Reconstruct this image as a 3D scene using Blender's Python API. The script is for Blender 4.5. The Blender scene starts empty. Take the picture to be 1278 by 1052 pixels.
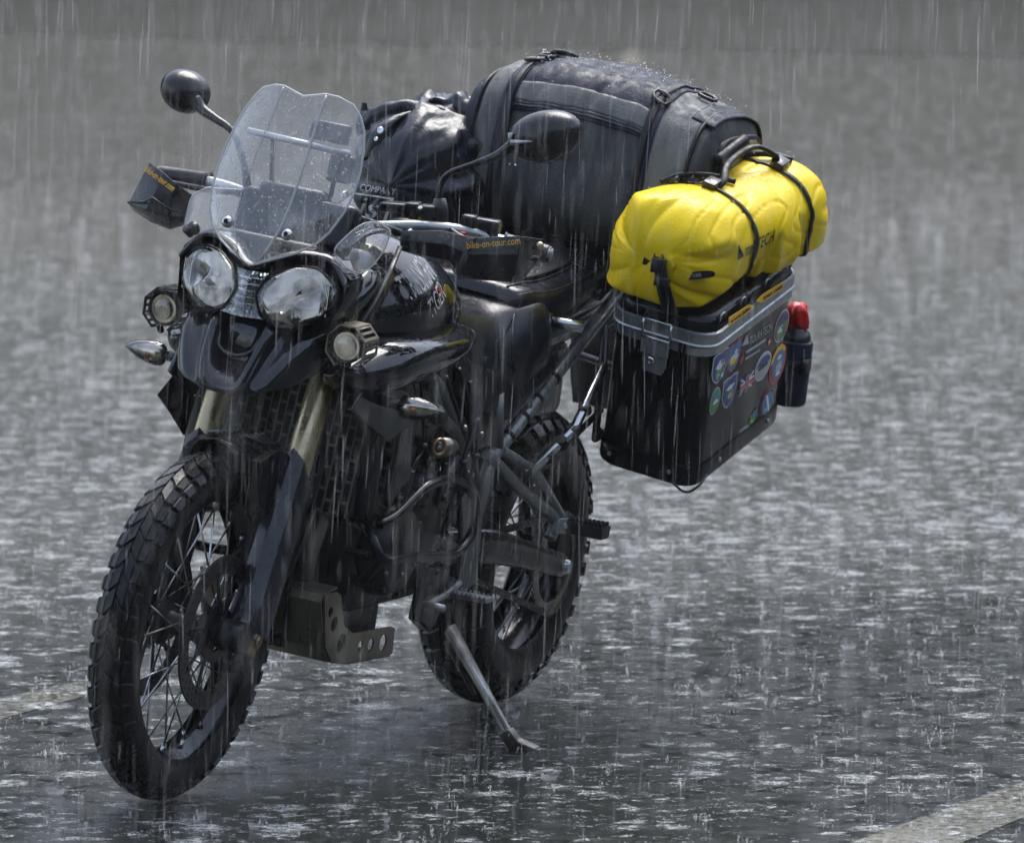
import bpy, bmesh, math, random
import numpy as np
from mathutils import Vector, Matrix, Euler, noise
R = math.radians
sc = bpy.context.scene
COL = sc.collection
random.seed(7)
# ------------------------------------------------------------------ camera, sky, sun, exposure
cam_d = bpy.data.cameras.new('camera')
cam = bpy.data.objects.new('camera', cam_d)
COL.objects.link(cam)
sc.camera = cam
cam.location = (0, 0, 2.1433)
cam.rotation_euler = (R(90 - 5.5222), 0, 0)
cam_d.sensor_width = 36
cam_d.lens = 9322.6 / 1278 * 36
cam_d.clip_start = 0.5
cam_d.clip_end = 2000
cam_d.dof.use_dof = True
cam_d.dof.focus_distance = 15.0
cam_d.dof.aperture_fstop = 8.0
world = bpy.data.worlds.new('World')
sc.world = world
world.use_nodes = True
wn = world.node_tree
for n in list(wn.nodes):
    wn.nodes.remove(n)
sky = wn.nodes.new('ShaderNodeTexSky')
sky.sky_type = 'NISHITA'
sky.sun_disc = False
SUN_EL, SUN_AZ = 62, 20          # degrees; azimuth clockwise from +Y (north)
sky.sun_elevation = R(SUN_EL)
sky.sun_rotation = R(SUN_AZ)
sky.air_density = 1.0
sky.dust_density = 2.0
sky.ozone_density = 1.0
hsv = wn.nodes.new('ShaderNodeHueSaturation')     # rain cloud: the blue of the clear sky is washed out
hsv.inputs['Saturation'].default_value = 0.72
bg = wn.nodes.new('ShaderNodeBackground')
bg.inputs['Strength'].default_value = 0.15
wo = wn.nodes.new('ShaderNodeOutputWorld')
wn.links.new(sky.outputs[0], hsv.inputs['Color'])
wn.links.new(hsv.outputs[0], bg.inputs['Color'])
wn.links.new(bg.outputs[0], wo.inputs['Surface'])
sun_d = bpy.data.lights.new('sun', 'SUN')
sun = bpy.data.objects.new('sun', sun_d)
COL.objects.link(sun)
sun_d.energy = 1.4
sun_d.angle = R(40)
sun_d.color = (1.0, 0.985, 0.96)
sun.rotation_euler = (R(90 - SUN_EL), 0, R(180 - SUN_AZ))
sc.view_settings.view_transform = 'Standard'
sc.view_settings.look = 'None'
sc.view_settings.exposure = 1.25
sc.view_settings.gamma = 1.0
sc.view_settings.use_curve_mapping = False
sc.cycles.max_bounces = 8
sc.cycles.diffuse_bounces = 2
sc.cycles.glossy_bounces = 4
sc.cycles.transmission_bounces = 6
sc.cycles.transparent_max_bounces = 24
sc.cycles.volume_bounces = 0
sc.cycles.sample_clamp_indirect = 4.0
sc.cycles.caustics_reflective = False
sc.cycles.caustics_refractive = False


# ------------------------------------------------------------------ materials
class NT:
    """tiny helper round a node tree"""
    def __init__(s, name):
        s.m = bpy.data.materials.new(name)
        s.m.use_nodes = True
        s.t = s.m.node_tree
        for n in list(s.t.nodes):
            s.t.nodes.remove(n)
        s.out = s.t.nodes.new('ShaderNodeOutputMaterial')

    def n(s, typ, ins=None, **kw):
        nd = s.t.nodes.new('ShaderNode' + typ)
        for k, v in kw.items():
            setattr(nd, k, v)
        for k, v in (ins or {}).items():
            if isinstance(v, bpy.types.NodeSocket):
                s.t.links.new(v, nd.inputs[k])
            else:
                nd.inputs[k].default_value = v
        return nd

    def math(s, op, a, b=None, c=None, clamp=False):
        ins = {0: a}
        if b is not None:
            ins[1] = b
        if c is not None:
            ins[2] = c
        nd = s.n('Math', ins, operation=op)
        nd.use_clamp = clamp
        return nd.outputs[0]

    def sstep(s, v, lo, hi, a=0.0, b=1.0):
        return s.n('MapRange', {0: v, 1: lo, 2: hi, 3: a, 4: b}, interpolation_type='SMOOTHSTEP').outputs[0]

    def mix(s, f, a, b):
        nd = s.n('Mix', data_type='RGBA')
        for k, v in ((0, f), (6, a), (7, b)):
            if isinstance(v, bpy.types.NodeSocket):
                s.t.links.new(v, nd.inputs[k])
            else:
                nd.inputs[k].default_value = v
        return nd.outputs[2]

    def surf(s, sock):
        s.t.links.new(sock, s.out.inputs['Surface'])
        return s.m


def rgb(r, g=None, b=None):
    return (r, r, r, 1) if g is None else (r, g, b, 1)


def wet(name, col, rough=0.3, metal=0.0, col2=None, nscale=6.0, drops=0.5, dscale=170.0, grain=0.0, gscale=300.0,
        coat=0.0, spec=0.5, wrinkle=0.0, wscale=9.0):
    """a wet surface: base colour with soft variation, rain drops standing on it as relief, runnels in the gloss"""
    t = NT(name)
    co = t.n('TexCoord').outputs['Object']
    n1 = t.n('TexNoise', {'Vector': co, 'Scale': nscale, 'Detail': 4.0}).outputs[0]
    base = t.mix(t.sstep(n1, 0.35, 0.7), rgb(*col), rgb(*(col2 or [c * 0.7 for c in col])))
    st = t.n('Mapping', {'Vector': co, 'Scale': (60, 60, 7)}).outputs[0]
    n2 = t.n('TexNoise', {'Vector': st, 'Scale': 1.0, 'Detail': 3.0}).outputs[0]
    rg = t.n('MapRange', {0: n2, 1: 0.35, 2: 0.68, 3: rough * 0.75, 4: min(1, rough * 1.5)}).outputs[0]
    h = None
    if drops:
        v = t.n('TexVoronoi', {'Vector': co, 'Scale': dscale, 'Randomness': 1.0})
        v2 = t.n('SeparateColor', {0: v.outputs['Color']}).outputs[0]
        lim = t.math('MULTIPLY', v2, 0.52)
        dr = t.math('SUBTRACT', lim, v.outputs['Distance'])
        dr = t.math('MAXIMUM', dr, 0.0)
        dr = t.math('POWER', dr, 0.5)
        h = t.math('MULTIPLY', dr, drops * 0.0014)
        n3 = t.math('MULTIPLY', n2, drops * 0.0006)
        h = t.math('ADD', h, n3)
    if grain:
        g = t.n('TexNoise', {'Vector': co, 'Scale': gscale, 'Detail': 2.0}).outputs[0]
        g = t.math('MULTIPLY', g, grain * 0.001)
        h = g if h is None else t.math('ADD', h, g)
    if wrinkle:
        wv = t.n('TexNoise', {'Vector': co, 'Scale': wscale, 'Detail': 5.0, 'Distortion': 1.2}).outputs[0]
        wv = t.math('ABSOLUTE', t.math('SUBTRACT', wv, 0.5))
        wv = t.math('MULTIPLY', wv, wrinkle * 0.08)
        h = wv if h is None else t.math('ADD', h, wv)
    ins = {'Base Color': base, 'Roughness': rg, 'Metallic': metal, 'Specular IOR Level': spec,
           'Coat Weight': coat, 'Coat Roughness': 0.04}
    if h is not None:
        ins['Normal'] = t.n('Bump', {'Height': h, 'Strength': 1.0, 'Distance': 1.0}).outputs[0]
    return t.surf(t.n('BsdfPrincipled', ins).outputs[0])


def see_through(name, tint=(1, 1, 1), film=0.12, rough=0.05, drops=1.0, dscale=140.0, white=0.0, streak=0.0):
    """thin clear plastic or glass with drops on it: mostly transparent, Fresnel gloss, a little milky film"""
    t = NT(name)
    co = t.n('TexCoord').outputs['Object']
    v = t.n('TexVoronoi', {'Vector': co, 'Scale': dscale})
    lim = t.math('MULTIPLY', t.n('SeparateColor', {0: v.outputs['Color']}).outputs[0], 0.5)
    dr = t.math('MAXIMUM', t.math('SUBTRACT', lim, v.outputs['Distance']), 0.0)
    dm = t.sstep(dr, 0.02, 0.12)
    st = t.n('Mapping', {'Vector': co, 'Scale': (70, 70, 9)}).outputs[0]
    n2 = t.n('TexNoise', {'Vector': st, 'Scale': 1.0, 'Detail': 4.0}).outputs[0]
    big = t.n('TexNoise', {'Vector': co, 'Scale': 14.0, 'Detail': 5.0}).outputs[0]
    h = t.math('ADD', t.math('MULTIPLY', t.math('POWER', dr, 0.5), 0.0015 * drops), t.math('MULTIPLY', n2, 0.0008 * drops))
    bump = t.n('Bump', {'Height': h, 'Strength': 1.0, 'Distance': 1.0}).outputs[0]
    tr = t.n('BsdfTransparent', {'Color': rgb(*tint)}).outputs[0]
    gl = t.n('BsdfGlossy', {'Color': rgb(0.95), 'Roughness': rough, 'Normal': bump}).outputs[0]
    fr = t.n('Fresnel', {'IOR': 1.5, 'Normal': bump}).outputs[0]
    fr = t.math('ADD', t.math('MULTIPLY', fr, 1.7), 0.02, clamp=True)
    a = t.n('MixShader', {0: fr, 1: tr, 2: gl}).outputs[0]
    df = t.n('BsdfDiffuse', {'Color': rgb(0.8), 'Normal': bump}).outputs[0]
    tl = t.n('BsdfTranslucent', {'Color': rgb(0.8), 'Normal': bump}).outputs[0]
    dd = t.n('MixShader', {0: 0.5, 1: df, 2: tl}).outputs[0]
    f = t.math('MULTIPLY', t.sstep(big, 0.35, 0.75), film)
    f = t.math('ADD', f, t.math('MULTIPLY', dm, 0.18 * drops))
    f = t.math('ADD', f, t.math('MULTIPLY', t.sstep(n2, 0.52, 0.75), streak))
    f = t.math('ADD', f, white, clamp=True)
    return t.surf(t.n('MixShader', {0: f, 1: a, 2: dd}).outputs[0])


def spray_mat(name, alpha, col=0.85):
    t = NT(name)
    tr = t.n('BsdfTransparent').outputs[0]
    df = t.n('BsdfDiffuse', {'Color': rgb(col)}).outputs[0]
    tl = t.n('BsdfTranslucent', {'Color': rgb(col)}).outputs[0]
    gl = t.n('BsdfGlossy', {'Color': rgb(0.9), 'Roughness': 0.3}).outputs[0]
    a = t.n('MixShader', {0: 0.5, 1: df, 2: tl}).outputs[0]
    b = t.n('MixShader', {0: 0.25, 1: a, 2: gl}).outputs[0]
    return t.surf(t.n('MixShader', {0: alpha, 1: tr, 2: b}).outputs[0])


def ground_mat(name='wet_asphalt', paint=False):
    t = NT(name)
    pos = t.n('NewGeometry').outputs['Position']
    sep = t.n('SeparateXYZ', {0: pos})
    flat = t.n('CombineXYZ', {0: sep.outputs[0], 1: sep.outputs[1], 2: 0.0}).outputs[0]
    # warped coordinates so that no impact patch is a clean disc
    wn1 = t.n('TexNoise', {'Vector': flat, 'Scale': 30.0, 'Detail': 5.0, 'Roughness': 0.75}).outputs['Color']
    warp = t.n('VectorMath', {0: wn1, 1: (0.5, 0.5, 0.5)}, operation='SUBTRACT').outputs[0]
    warp = t.n('VectorMath', {0: warp, 3: 0.13}, operation='SCALE').outputs[0]
    wp = t.n('VectorMath', {0: flat, 1: warp}, operation='ADD').outputs[0]
    big = t.n('TexNoise', {'Vector': t.n('Mapping', {'Vector': flat, 'Scale': (0.32, 0.8, 1), 'Location': (3.1, 1.2, 0)}).outputs[0],
                           'Scale': 1.0, 'Detail': 3.0}).outputs[0]
    mid = t.n('TexNoise', {'Vector': flat, 'Scale': 3.2, 'Detail': 3.0}).outputs[0]
    dens = t.math('ADD', t.math('MULTIPLY', big, 0.75), t.math('MULTIPLY', mid, 0.35))   # about 0.55
    # a deep puddle lies round the motorcycle; beyond it the lot sheds thin water that every drop whips up
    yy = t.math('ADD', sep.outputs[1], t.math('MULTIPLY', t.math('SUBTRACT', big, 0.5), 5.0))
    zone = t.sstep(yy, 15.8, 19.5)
    foam_band = t.math('MULTIPLY', t.sstep(yy, 18.2, 19.4), t.sstep(yy, 21.2, 20.0))  # band across the lot with denser splash patches
    dens = t.math('ADD', dens, t.math('ADD', t.math('MULTIPLY', t.math('SUBTRACT', zone, 0.42), 0.36), t.math('MULTIPLY', foam_band, 0.22)))
    foam_glint = None
    hsum = None
    for sc_, k, rmax in ((7.0, 0.0, 0.42), (13.0, 5.3, 0.44), (25.0, 9.1, 0.46)):
        vv = t.n('VectorMath', {0: wp, 1: (k, k * 0.7, 0)}, operation='ADD').outputs[0]
        v = t.n('TexVoronoi', {'Vector': vv, 'Scale': sc_, 'Randomness': 1.0}, voronoi_dimensions='2D')
        c = t.n('SeparateColor', {0: v.outputs['Color']})
        on = t.math('GREATER_THAN', t.math('ADD', c.outputs[1], t.math('MULTIPLY', dens, 1.2)), 1.18)
        rad = t.math('MULTIPLY', c.outputs[0], rmax)
        m = t.math('SUBTRACT', rad, v.outputs['Distance'])
        m = t.sstep(m, 0.0, 0.16)
        m = t.math('MULTIPLY', m, on)
        foam_glint = m if foam_glint is None else t.math('MAXIMUM', foam_glint, m)
        rg = t.math('SINE', t.math('MULTIPLY', v.outputs['Distance'], 38.0))
        rg = t.math('MULTIPLY', rg, t.sstep(v.outputs['Distance'], 0.75, 0.1))
        rg = t.math('MULTIPLY', rg, 0.0011 / sc_)
        hsum = rg if hsum is None else t.math('ADD', hsum, rg)
    fine = t.n('TexNoise', {'Vector': flat, 'Scale': 210.0, 'Detail': 3.0, 'Roughness': 0.7}).outputs[0]
    mott = t.n('TexNoise', {'Vector': flat, 'Scale': 48.0, 'Detail': 4.0, 'Roughness': 0.7}).outputs[0]
    foam_glint = t.math('MULTIPLY', foam_glint, t.sstep(t.math('ADD', t.math('MULTIPLY', fine, 0.5), t.math('MULTIPLY', mott, 0.5)), 0.42, 0.58, 0.0, 1.0))
    # small spatter everywhere
    sp = t.n('TexVoronoi', {'Vector': wp, 'Scale': 60.0}, voronoi_dimensions='2D')
    spc = t.n('SeparateColor', {0: sp.outputs['Color']})
    spm = t.math('MULTIPLY', t.sstep(sp.outputs['Distance'], 0.3, 0.12), t.math('GREATER_THAN', spc.outputs[0], t.math('SUBTRACT', 0.86, t.math('MULTIPLY', zone, 0.14))))
    foam_glint = t.math('MAXIMUM', foam_glint, t.math('MULTIPLY', spm, 0.8))
    rip = t.n('TexNoise', {'Vector': flat, 'Scale': 34.0, 'Detail': 3.0, 'Roughness': 0.55, 'Distortion': 0.6}).outputs[0]
    rip2 = t.n('TexNoise', {'Vector': flat, 'Scale': 9.0, 'Detail': 2.0}).outputs[0]
    amp = t.math('ADD', t.math('MULTIPLY', t.math('MULTIPLY', zone, t.sstep(yy, 34, 22, 0.25, 1.0)), 0.0022), 0.0005)
    h = t.math('ADD', hsum, t.math('MULTIPLY', rip, amp))
    h = t.math('ADD', h, t.math('MULTIPLY', rip2, t.math('ADD', t.math('MULTIPLY', zone, 0.0008), 0.0011)))
    h = t.math('ADD', h, t.math('MULTIPLY', mott, t.math('ADD', t.math('MULTIPLY', foam_glint, 0.0030), 0.0004)))
    h = t.math('ADD', h, t.math('MULTIPLY', fine, t.math('ADD', t.math('MULTIPLY', foam_glint, 0.0012), 0.00012)))
    bump = t.n('Bump', {'Height': h, 'Strength': 1.0, 'Distance': 1.0}).outputs[0]
    agg = t.n('TexVoronoi', {'Vector': flat, 'Scale': 110.0}, voronoi_dimensions='2D').outputs['Distance']
    tone = t.n('TexNoise', {'Vector': flat, 'Scale': 0.7, 'Detail': 6.0}).outputs[0]
    a0 = t.mix(t.sstep(agg, 0.1, 0.6), rgb(0.018, 0.020, 0.018), rgb(0.008, 0.0095, 0.009))
    a1 = t.mix(t.sstep(tone, 0.4, 0.65), a0, rgb(0.018, 0.021, 0.019))
    a1 = t.mix(t.math('MULTIPLY', zone, 0.8), a1, t.mix(tone, rgb(0.070, 0.069, 0.060), rgb(0.110, 0.108, 0.094)))  # base also paled beyond the puddle, like haze painted in
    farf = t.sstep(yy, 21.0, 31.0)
    foam_glint = t.math('MULTIPLY', foam_glint, t.math('SUBTRACT', 1.0, t.math('MULTIPLY', farf, 0.72)))
    a1 = t.mix(t.math('MULTIPLY', farf, 0.8), a1, t.mix(tone, rgb(0.155, 0.148, 0.128), rgb(0.21, 0.202, 0.176)))  # far base paled further, rain haze put into the colour
    if paint:
        a1 = t.mix(t.sstep(t.math('ADD', t.math('MULTIPLY', mott, 0.5), t.math('MULTIPLY', tone, 0.5)), 0.40, 0.56), a1, rgb(0.26, 0.25, 0.20))
    base = t.mix(t.math('MULTIPLY', foam_glint, 0.72), a1, rgb(0.76, 0.80, 0.79))  # pale splash patches, with sky glints off ripples put into the colour
    rgh = t.math('ADD', t.math('MULTIPLY', foam_glint, 0.35), 0.05)
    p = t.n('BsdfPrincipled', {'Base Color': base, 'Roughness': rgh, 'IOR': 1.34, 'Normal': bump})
    return t.surf(p.outputs[0])


# ------------------------------------------------------------------ mesh helpers
def tag(o, label=None, cat=None, group=None, kind=None):
    if label: o['label'] = label
    if cat: o['category'] = cat
    if group: o['group'] = group
    if kind: o['kind'] = kind
    return o


def link(name, me, mat=None, parent=None, smooth=True):
    o = bpy.data.objects.new(name, me)
    COL.objects.link(o)
    if mat is not None:
        for m in (mat if isinstance(mat, (list, tuple)) else [mat]):
            me.materials.append(m)
    if smooth:
        me.polygons.foreach_set('use_smooth', [True] * len(me.polygons))
    if parent is not None:
        o.parent = parent
    return o


def pyd(name, verts, faces, mat=None, parent=None, smooth=True):
    me = bpy.data.meshes.new(name)
    me.from_pydata([tuple(v) for v in verts], [], [tuple(f) for f in faces])
    me.update()
    return link(name, me, mat, parent, smooth)


def fast_mesh(name, V, F, mat, smooth=False, uniform=3):
    """big meshes from numpy arrays (all faces with the same number of corners)"""
    me = bpy.data.meshes.new(name)
    me.vertices.add(len(V)); me.vertices.foreach_set('co', V.astype(np.float32).ravel())
    n = len(F)
    me.loops.add(n * uniform); me.loops.foreach_set('vertex_index', F.astype(np.int32).ravel())
    me.polygons.add(n)
    me.polygons.foreach_set('loop_start', np.arange(0, n * uniform, uniform, dtype=np.int32))
    me.update(calc_edges=True)
    me.validate()
    o = link(name, me, mat, None, smooth)
    return o


# ------------------------------------------------------------------ ground
GM = ground_mat()
bm = bmesh.new()
rs = np.random.RandomState(3)
xs = [-200, -60, -12, -3, 0, 3, 12, 60, 200]
ys = [-140, 0, 8, 12, 16, 20, 28, 40, 60, 90, 200, 400]
vg = [[bm.verts.new((x, y, 0)) for x in xs] for y in ys]
for j in range(len(ys) - 1):
    for i in range(len(xs) - 1):
        bm.faces.new((vg[j][i], vg[j][i + 1], vg[j + 1][i + 1], vg[j + 1][i]))
me = bpy.data.meshes.new('wet_asphalt_ground')
bm.to_mesh(me)
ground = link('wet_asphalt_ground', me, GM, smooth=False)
tag(ground, kind='structure')

# darker strip across the far end of the lot
t_ = NT('dark_strip')
_p = t_.n('NewGeometry').outputs['Position']
_a = t_.n('TexNoise', {'Vector': _p, 'Scale': 1.5, 'Detail': 6.0}).outputs[0]
_c = t_.mix(_a, rgb(0.014, 0.014, 0.012), rgb(0.050, 0.050, 0.044))
_b = t_.n('Bump', {'Height': t_.math('MULTIPLY', t_.n('TexNoise', {'Vector': _p, 'Scale': 30.0, 'Detail': 4.0}).outputs[0], 0.02), 'Distance': 1.0}).outputs[0]
DARK_STRIP = t_.surf(t_.n('BsdfPrincipled', {'Base Color': _c, 'Roughness': 0.6, 'Specular IOR Level': 0.08, 'Normal': _b}).outputs[0])
strip = pyd('far_strip', [(-60, 52, .004), (-3.6, 48.6, .004), (-.8, 46.6, .004), (.6, 46.2, .004), (3.3, 44.7, .004), (60, 42, .004), (60, 300, .004), (-60, 300, .004)], [tuple(range(8))], DARK_STRIP, smooth=False)
tag(strip, kind='structure')
# worn painted bay lines, mostly under water
LINE = ground_mat('worn_line_paint', True)
for q in (((-1.55, 14.55), (-.78, 16.33), (-.80, 16.53), (-1.55, 15.13)), ((.53, 13.70), (.75, 13.70), (1.45, 15.32), (1.35, 15.42))):
    ln = pyd('bay_line', [(x, y, .0015) for x, y in q], [(0, 1, 2, 3)], LINE, smooth=False)
    tag(ln, kind='structure')

# unseen wood added round the lot to darken reflections in ground and motorcycle
def leaf_mat():
    t = NT('added_foliage')
    co = t.n('NewGeometry').outputs['Position']
    n1 = t.n('TexNoise', {'Vector': co, 'Scale': 0.6, 'Detail': 5.0}).outputs[0]
    c = t.mix(t.sstep(n1, 0.35, 0.65), rgb(0.030, 0.045, 0.022), rgb(0.060, 0.080, 0.038))
    return t.surf(t.n('BsdfPrincipled', {'Base Color': c, 'Roughness': 0.7}).outputs[0])
ico = bmesh.new(); bmesh.ops.create_icosphere(ico, subdivisions=2, radius=1.0)
iv = np.array([v.co for v in ico.verts]); ifc = np.array([[v.index for v in f.verts] for f in ico.faces]); ico.free()
Vs, Fs, off = [], [], 0
for k in range(3000):
    ang = rs.uniform(-math.pi, math.pi); zc = rs.uniform(0, 1) ** .8 * 22
    rad = 66 + rs.uniform(-6, 8) + zc * .15
    if -2.5 < ang < -0.75: continue          # gap left in the added trees so open sky brightens one side
    x = math.sin(ang) * rad; y = 10 + math.cos(ang) * rad * (1.0 if abs(ang) < 1.57 else .85)
    r = rs.uniform(1.8, 3.8)
    v = iv * (r * (0.75 + 0.5 * rs.rand(len(iv), 1))) * np.array([1, 1, .85])
    top = 20 + 3.5 * math.sin(x * .21) + 2 * math.sin(x * .53 + 1)
    Vs.append(v + np.array([x, y, min(zc, top)])); Fs.append(ifc + off); off += len(iv)
wood = fast_mesh('added_far_wood', np.concatenate(Vs), np.concatenate(Fs), leaf_mat())
tag(wood, kind='stuff')

# rain-filled air
t_ = NT('rain_haze')
_v = t_.n('VolumePrincipled', {'Color': rgb(0.93, 0.94, 0.95), 'Density': 0.0004, 'Anisotropy': 0.2})
t_.t.links.new(_v.outputs[0], t_.out.inputs['Volume'])
bm = bmesh.new(); bmesh.ops.create_cube(bm, size=1.0, matrix=Matrix.Translation((0, 130, 15)) @ Matrix.Diagonal((410, 550, 32, 1)))
me = bpy.data.meshes.new('haze'); bm.to_mesh(me); bm.free()
tag(link('haze', me, t_.m, smooth=False), kind='stuff')

# ------------------------------------------------------------------ rain and splashes
rs = np.random.RandomState(11)
def rain(name, n, ylo, yhi, dens_pow, lmin, lmax, wmul, mat):
    y = (ylo ** dens_pow + rs.rand(n) * (yhi ** dens_pow - ylo ** dens_pow)) ** (1 / dens_pow)
    half = 0.16 * y + 0.35
    x = (rs.rand(n) * 2 - 1) * half
    z = 0.03 + rs.rand(n) * np.minimum(3.4, 2.4 + 0.0 * y)
    L = lmin + rs.rand(n) ** 1.6 * (lmax - lmin)
    w = (0.0005 + 0.0013 * rs.rand(n) ** 4) * wmul
    tx = 0.035 + 0.03 * rs.randn(n)
    ty = 0.03 * rs.randn(n)
    d = np.stack([tx, ty, np.ones(n)], 1); d /= np.linalg.norm(d, axis=1)[:, None]
    P = np.stack([x, y, z], 1)
    V = np.zeros((n, 5, 3))
    V[:, 0] = P - d * L[:, None] / 2
    V[:, 4] = P + d * L[:, None] / 2
    for k in range(3):
        a = 2 * math.pi * k / 3 + 0.4
        V[:, 1 + k] = P - d * L[:, None] * 0.15 + np.array([math.cos(a), math.sin(a), 0]) * w[:, None]
    f = np.array([(0, 2, 1), (0, 3, 2), (0, 1, 3), (4, 1, 2), (4, 2, 3), (4, 3, 1)])
    F = (np.arange(n)[:, None, None] * 5 + f[None]).reshape(-1, 3)
    keep = V[:, 0, 2].min() if False else None
    o = fast_mesh(name, V.reshape(-1, 3), F, mat)
    tag(o, kind='stuff')
    return o
RAIN_M = spray_mat('rain_water', 0.11)
rain('falling_rain', 70000, 13.0, 50.0, 2.0, 0.03, 0.20, 1.0, RAIN_M)
rain('falling_rain', 7500, 8.0, 14.6, 2.0, 0.03, 0.15, 0.8, RAIN_M)
rain('falling_rain', 500, 4.0, 8.0, 2.0, 0.03, 0.12, 1.2, RAIN_M)


def splashes(name, n, ylo, yhi, mat, hmin, hmax, kind, p=1.5):
    y = (ylo ** p + rs.rand(n) * (yhi ** p - ylo ** p)) ** (1 / p)
    x = (rs.rand(n) * 2 - 1) * (0.10 * y + 0.25)
    h = hmin + (hmax - hmin) * rs.rand(n) ** 2.2
    Vs, Fs, off = [], [], 0
    for i in range(n):
        hh = h[i]
        if kind == 'crown':
            m = 9; r0 = hh * (0.30 + 0.55 * rs.rand()); spk = 0.1 + 1.5 * rs.rand(m) ** 3
            v = []
            for k in range(m):
                a = 2 * math.pi * k / m + rs.rand() * 0.4
                c, s = math.cos(a), math.sin(a)
                v.append((c * r0 * 0.7, s * r0 * 0.7, 0)); v.append((c * r0, s * r0, hh * 0.35))
                q = 1.0 + 0.5 * rs.rand()
                v.append((c * r0 * q, s * r0 * q, hh * (0.4 + 0.5 * spk[k])))
            fs = []
            for k in range(m):
                a, b = k * 3, ((k + 1) % m) * 3
                fs += [(a, b, b + 1), (a, b + 1, a + 1), (a + 1, b + 1, a + 2)]
            v = np.array(v)
        else:       # wisp: beads of spray thrown up in a loose column, drawn out by their own speed
            m = 18
            oc = np.array([(0, 0, 1), (1, 0, 0), (-.5, .87, 0), (-.5, -.87, 0), (0, 0, -1)])
            of = np.array([(0, 1, 2), (0, 2, 3), (0, 3, 1), (4, 2, 1), (4, 3, 2), (4, 1, 3)])
            v, fs = [], []
            for k in range(m):
                t = rs.rand() ** 0.8
                c = np.array([rs.randn() * hh * (.05 + .16 * t), rs.randn() * hh * (.05 + .16 * t), t * hh])
                w = 0.0006 + 0.0011 * rs.rand() ** 2
                v.append(oc * np.array([w, w, w * (1.3 + 3.2 * rs.rand())]) + c); fs.append(of + 5 * k)
            v = np.concatenate(v); fs = np.concatenate(fs)
        v = v + np.array([x[i], y[i], 0.001])
        Vs.append(v); Fs.append(np.array(fs) + off); off += len(v)
        # loose beads thrown up round it
        for _ in range(3):
            b = np.array([(0, 0, 1), (1, 0, 0), (-.5, .8, 0), (-.5, -.8, 0), (0, 0, -1)]) * (0.0012 + 0.0016 * rs.rand())
            b = b + np.array([x[i] + rs.randn() * hh * .6, y[i] + rs.randn() * hh * .6, 0.004 + hh * rs.rand() * 1.2])
            Vs.append(b); Fs.append(np.array([(0, 1, 2), (0, 2, 3), (0, 3, 1), (4, 2, 1), (4, 3, 2), (4, 1, 3)]) + off); off += 5
    o = fast_mesh(name, np.concatenate(Vs), np.concatenate(Fs), mat, smooth=True)
    return tag(o, kind='stuff')
SPL = spray_mat('splash_water', 0.20)
splashes('splash_crowns', 900, 13.2, 32, SPL, 0.006, 0.030, 'crown')
splashes('splash_spray', 4200, 13.2, 34, spray_mat('spray_water', 0.24), 0.012, 0.070, 'wisp')


# ------------------------------------------------------------------ the motorcycle's own frame: x forward, y to its left, z up
PSI, LEAN = -1.9862, 0.1566
BIKE = Matrix.Translation((-0.0599, 15.9234, 0.0)) @ Matrix.Rotation(PSI, 4, 'Z') @ Matrix.Rotation(-LEAN, 4, 'X')
OFF = {}


def thing(name, label, cat, base=(0, 0, 0), group=None):
    """an Empty at the thing's base; its parts are written in the motorcycle's frame"""
    o = bpy.data.objects.new(name, None)
    COL.objects.link(o)
    o.empty_display_size = 0.1
    o.matrix_world = BIKE @ Matrix.Translation(base)
    OFF[o.name] = Vector(base)
    return tag(o, label, cat, group)


def off_of(o):
    while o.parent is not None:
        o = o.parent
    return OFF.get(o.name, Vector((0, 0, 0)))


def part(name, bm, mat, parent, smooth=True, sub=0, solid=0.0, bevel=0.0, sharp=None, seg=2):
    """one mesh object under its thing (or part). bm: a bmesh, or (verts, faces)"""
    me = bpy.data.meshes.new(name)
    if isinstance(bm, tuple):
        me.from_pydata([tuple(v) for v in bm[0]], [], [tuple(f) for f in bm[1]])
        bm2 = bmesh.new(); bm2.from_mesh(me); bm = bm2
    bmesh.ops.translate(bm, verts=bm.verts, vec=-off_of(parent))
    bmesh.ops.recalc_face_normals(bm, faces=bm.faces)
    bm.to_mesh(me)
    bm.free()
    o = link(name, me, mat, parent, smooth)
    if solid:
        m = o.modifiers.new('solid', 'SOLIDIFY'); m.thickness = solid; m.offset = 0.0
    if bevel:
        m = o.modifiers.new('bevel', 'BEVEL'); m.width = bevel; m.segments = seg; m.limit_method = 'ANGLE'
        m.angle_limit = R(32)
    if sub:
        m = o.modifiers.new('sub', 'SUBSURF'); m.levels = sub; m.render_levels = sub
    if smooth and sharp:
        for e in me.edges:
            pass
        me.set_sharp_from_angle(angle=R(sharp))
    return o


def NB():
    return bmesh.new()


def V3(p):
    return Vector(p)


def catmull(pts, k=6, closed=False):
    P = [V3(p) for p in pts]
    n = len(P)
    if n < 3:
        return P
    out = []
    rng = range(n) if closed else range(n - 1)
    for i in rng:
        if closed:
            a, b, c, d = P[(i - 1) % n], P[i], P[(i + 1) % n], P[(i + 2) % n]
        else:
            a, b, c, d = P[max(i - 1, 0)], P[i], P[i + 1], P[min(i + 2, n - 1)]
        for j in range(k):
            t = j / k
            out.append(0.5 * ((2 * b) + (c - a) * t + (2 * a - 5 * b + 4 * c - d) * t * t + (3 * b - a - 3 * c + d) * t ** 3))
    if not closed:
        out.append(P[-1])
    return out


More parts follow.
